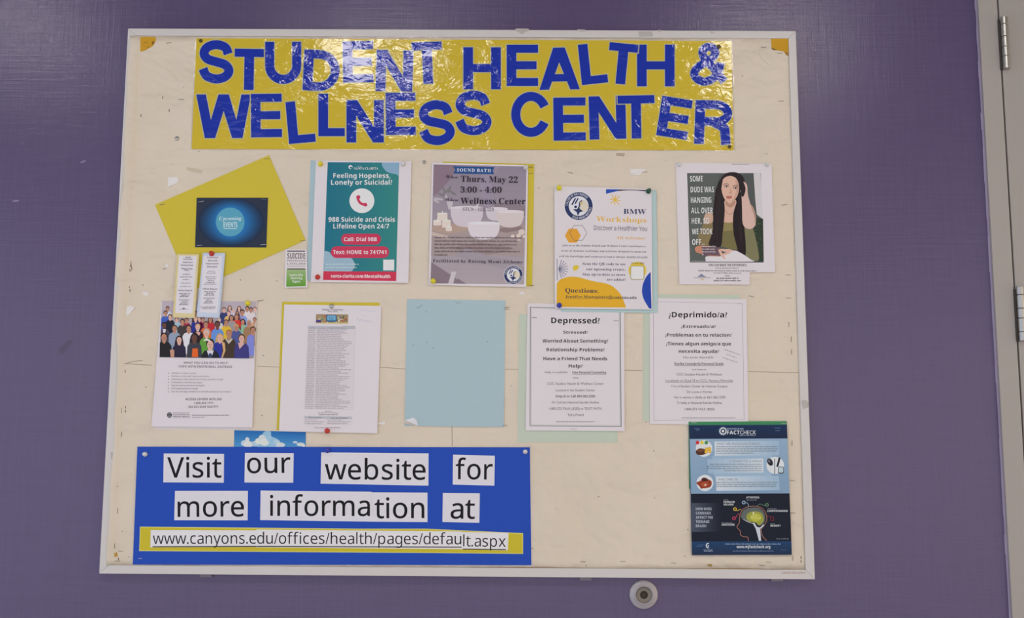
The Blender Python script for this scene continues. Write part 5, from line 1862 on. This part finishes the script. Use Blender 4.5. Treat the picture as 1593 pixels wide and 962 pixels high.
word_card([c5(880, 433), c6(312, 392), c6(312, 605), c5(877, 625)], [('informa', c5(941, 597), c6(300, 564), HV)])
word_card([c6(310, 396), c6(710, 398), c6(710, 608), c6(310, 605)], [('tion', c6(333, 580), c6(688, 579), HV)])
word_card([c6(820, 400), c6(1083, 403), c6(1080, 613), c6(817, 607)], [('at', c6(874, 582), c6(1047, 584), HV)])
a = P.art(4e-5)
a.poly([c5(95, 668), c6(220, 655), c6(700, 655), c6(1392, 687), c6(1392, 835), c6(700, 828), c5(90, 827)], (198, 196, 120))
a.poly([c5(99, 673), c6(220, 661), c6(700, 660), c6(1388, 692), c6(1388, 830), c6(700, 824), c5(94, 822)], (186, 170, 40))
a.build('yellow_strip', P.obj, FILM_INK2)
for quad, s, p0, p1 in (([c5(165, 690), c5(853, 692), c5(853, 801), c5(162, 803)], 'www.canyons.e', c5(179, 781), c5(850, 779)),
                        ([c5(852, 687), c6(955, 675), c6(955, 801), c5(852, 803)], 'du/offices/health/pages/defau', c5(857, 779), c6(951, 767)),
                        ([c6(955, 678), c6(1288, 685), c6(1283, 810), c6(955, 803)], 'lt.aspx', c6(964, 781), c6(1268, 785))):
    a = P.art(4e-5); a.n = 4
    a.poly(quad, (212, 206, 206))
    ws_ = a.build('web_address_strip', P.obj, FILM_INK2)
    a = P.art(4e-5); a.n = 5
    a.text(s, p0[0], p1[0], p0[1], 17.6, (30, 26, 34), 'sans', p1[1])
    a.stroke([(p0[0] - .5, p0[1] + 4.3), (p1[0] + .7, p1[1] + 4.3)], 1.5, (34, 30, 36))
    a.build('printed_address', ws_, FILM_INK2, origin=P.obj.location)
push_pin(*c5(130, 198), .0184, 'clear', 'clear push pin in the top left corner of the blue website sign', r=.005)
push_pin(*c6(1407, 107), .0184, 'clear', 'clear push pin in the top right corner of the blue website sign', r=.005)
push_pin(*c5(1315, 172), .0184, 'blue', 'blue push pin above the word website on the blue sign')
staple(*c5(98, 875), 0, 'bright staple in the bottom left corner of the blue website sign', .0184, bright=True, wd=6)

# ------------------------------------------------------------------ wall bumper under the board
bc = W(1002.0, 926.3, 0.012)
bm = tag(empty('wall_bumper', (bc.x, 0, bc.z)), 'round concave door bumper fixed to the wall under the board', 'door stop')
sc_ = (W(1024, 926, .012) - W(980, 926, .012)).length / 44
BUMP = mat('pale_grey_rubber', (160, 152, 154), .3, .5)
RING = mat('bumper_olive_rubber', (118, 110, 100), .4, .4)
HOLE = mat('bumper_dark_hole', (52, 46, 36), .6, .2)
pr = lambda L: [(r * sc_, h) for r, h in L]
V, Fc = lathe((0, 0, 0), pr([(22.3, .0004), (22.3, .003), (21.4, .0055), (19, .0078), (15.4, .0092), (15.0, .0130), (14.4, .0145), (13.6, .0146), (13.0, .0125), (12.5, .0092), (6.5, .0085), (6.4, .0085)]), 40)
Fc = Fc[:-1]
mesh_obj('cup', V, Fc, BUMP, bm, smooth=True)
V, Fc = lathe((0, 0, 0), pr([(12.3, .0088), (11.9, .0112), (11.2, .0116), (10.6, .0100), (9.5, .0093), (6.3, .0090)]), 36)
mesh_obj('inner_ring', V, Fc, RING, bm, smooth=True)
V, Fc = lathe((0, 0, 0), pr([(6.2, .0089), (6.2, .0096), (5.4, .0098), (4.2, .0094), (2.2, .0093)]), 24)
mesh_obj('screw_recess', V, Fc, HOLE, bm)
V, Fc = lathe((0, 0, 0), pr([(1.8, .0092), (1.8, .0100), (1.2, .0102)]), 14)
mesh_obj('screw', V, Fc, DARK, bm)
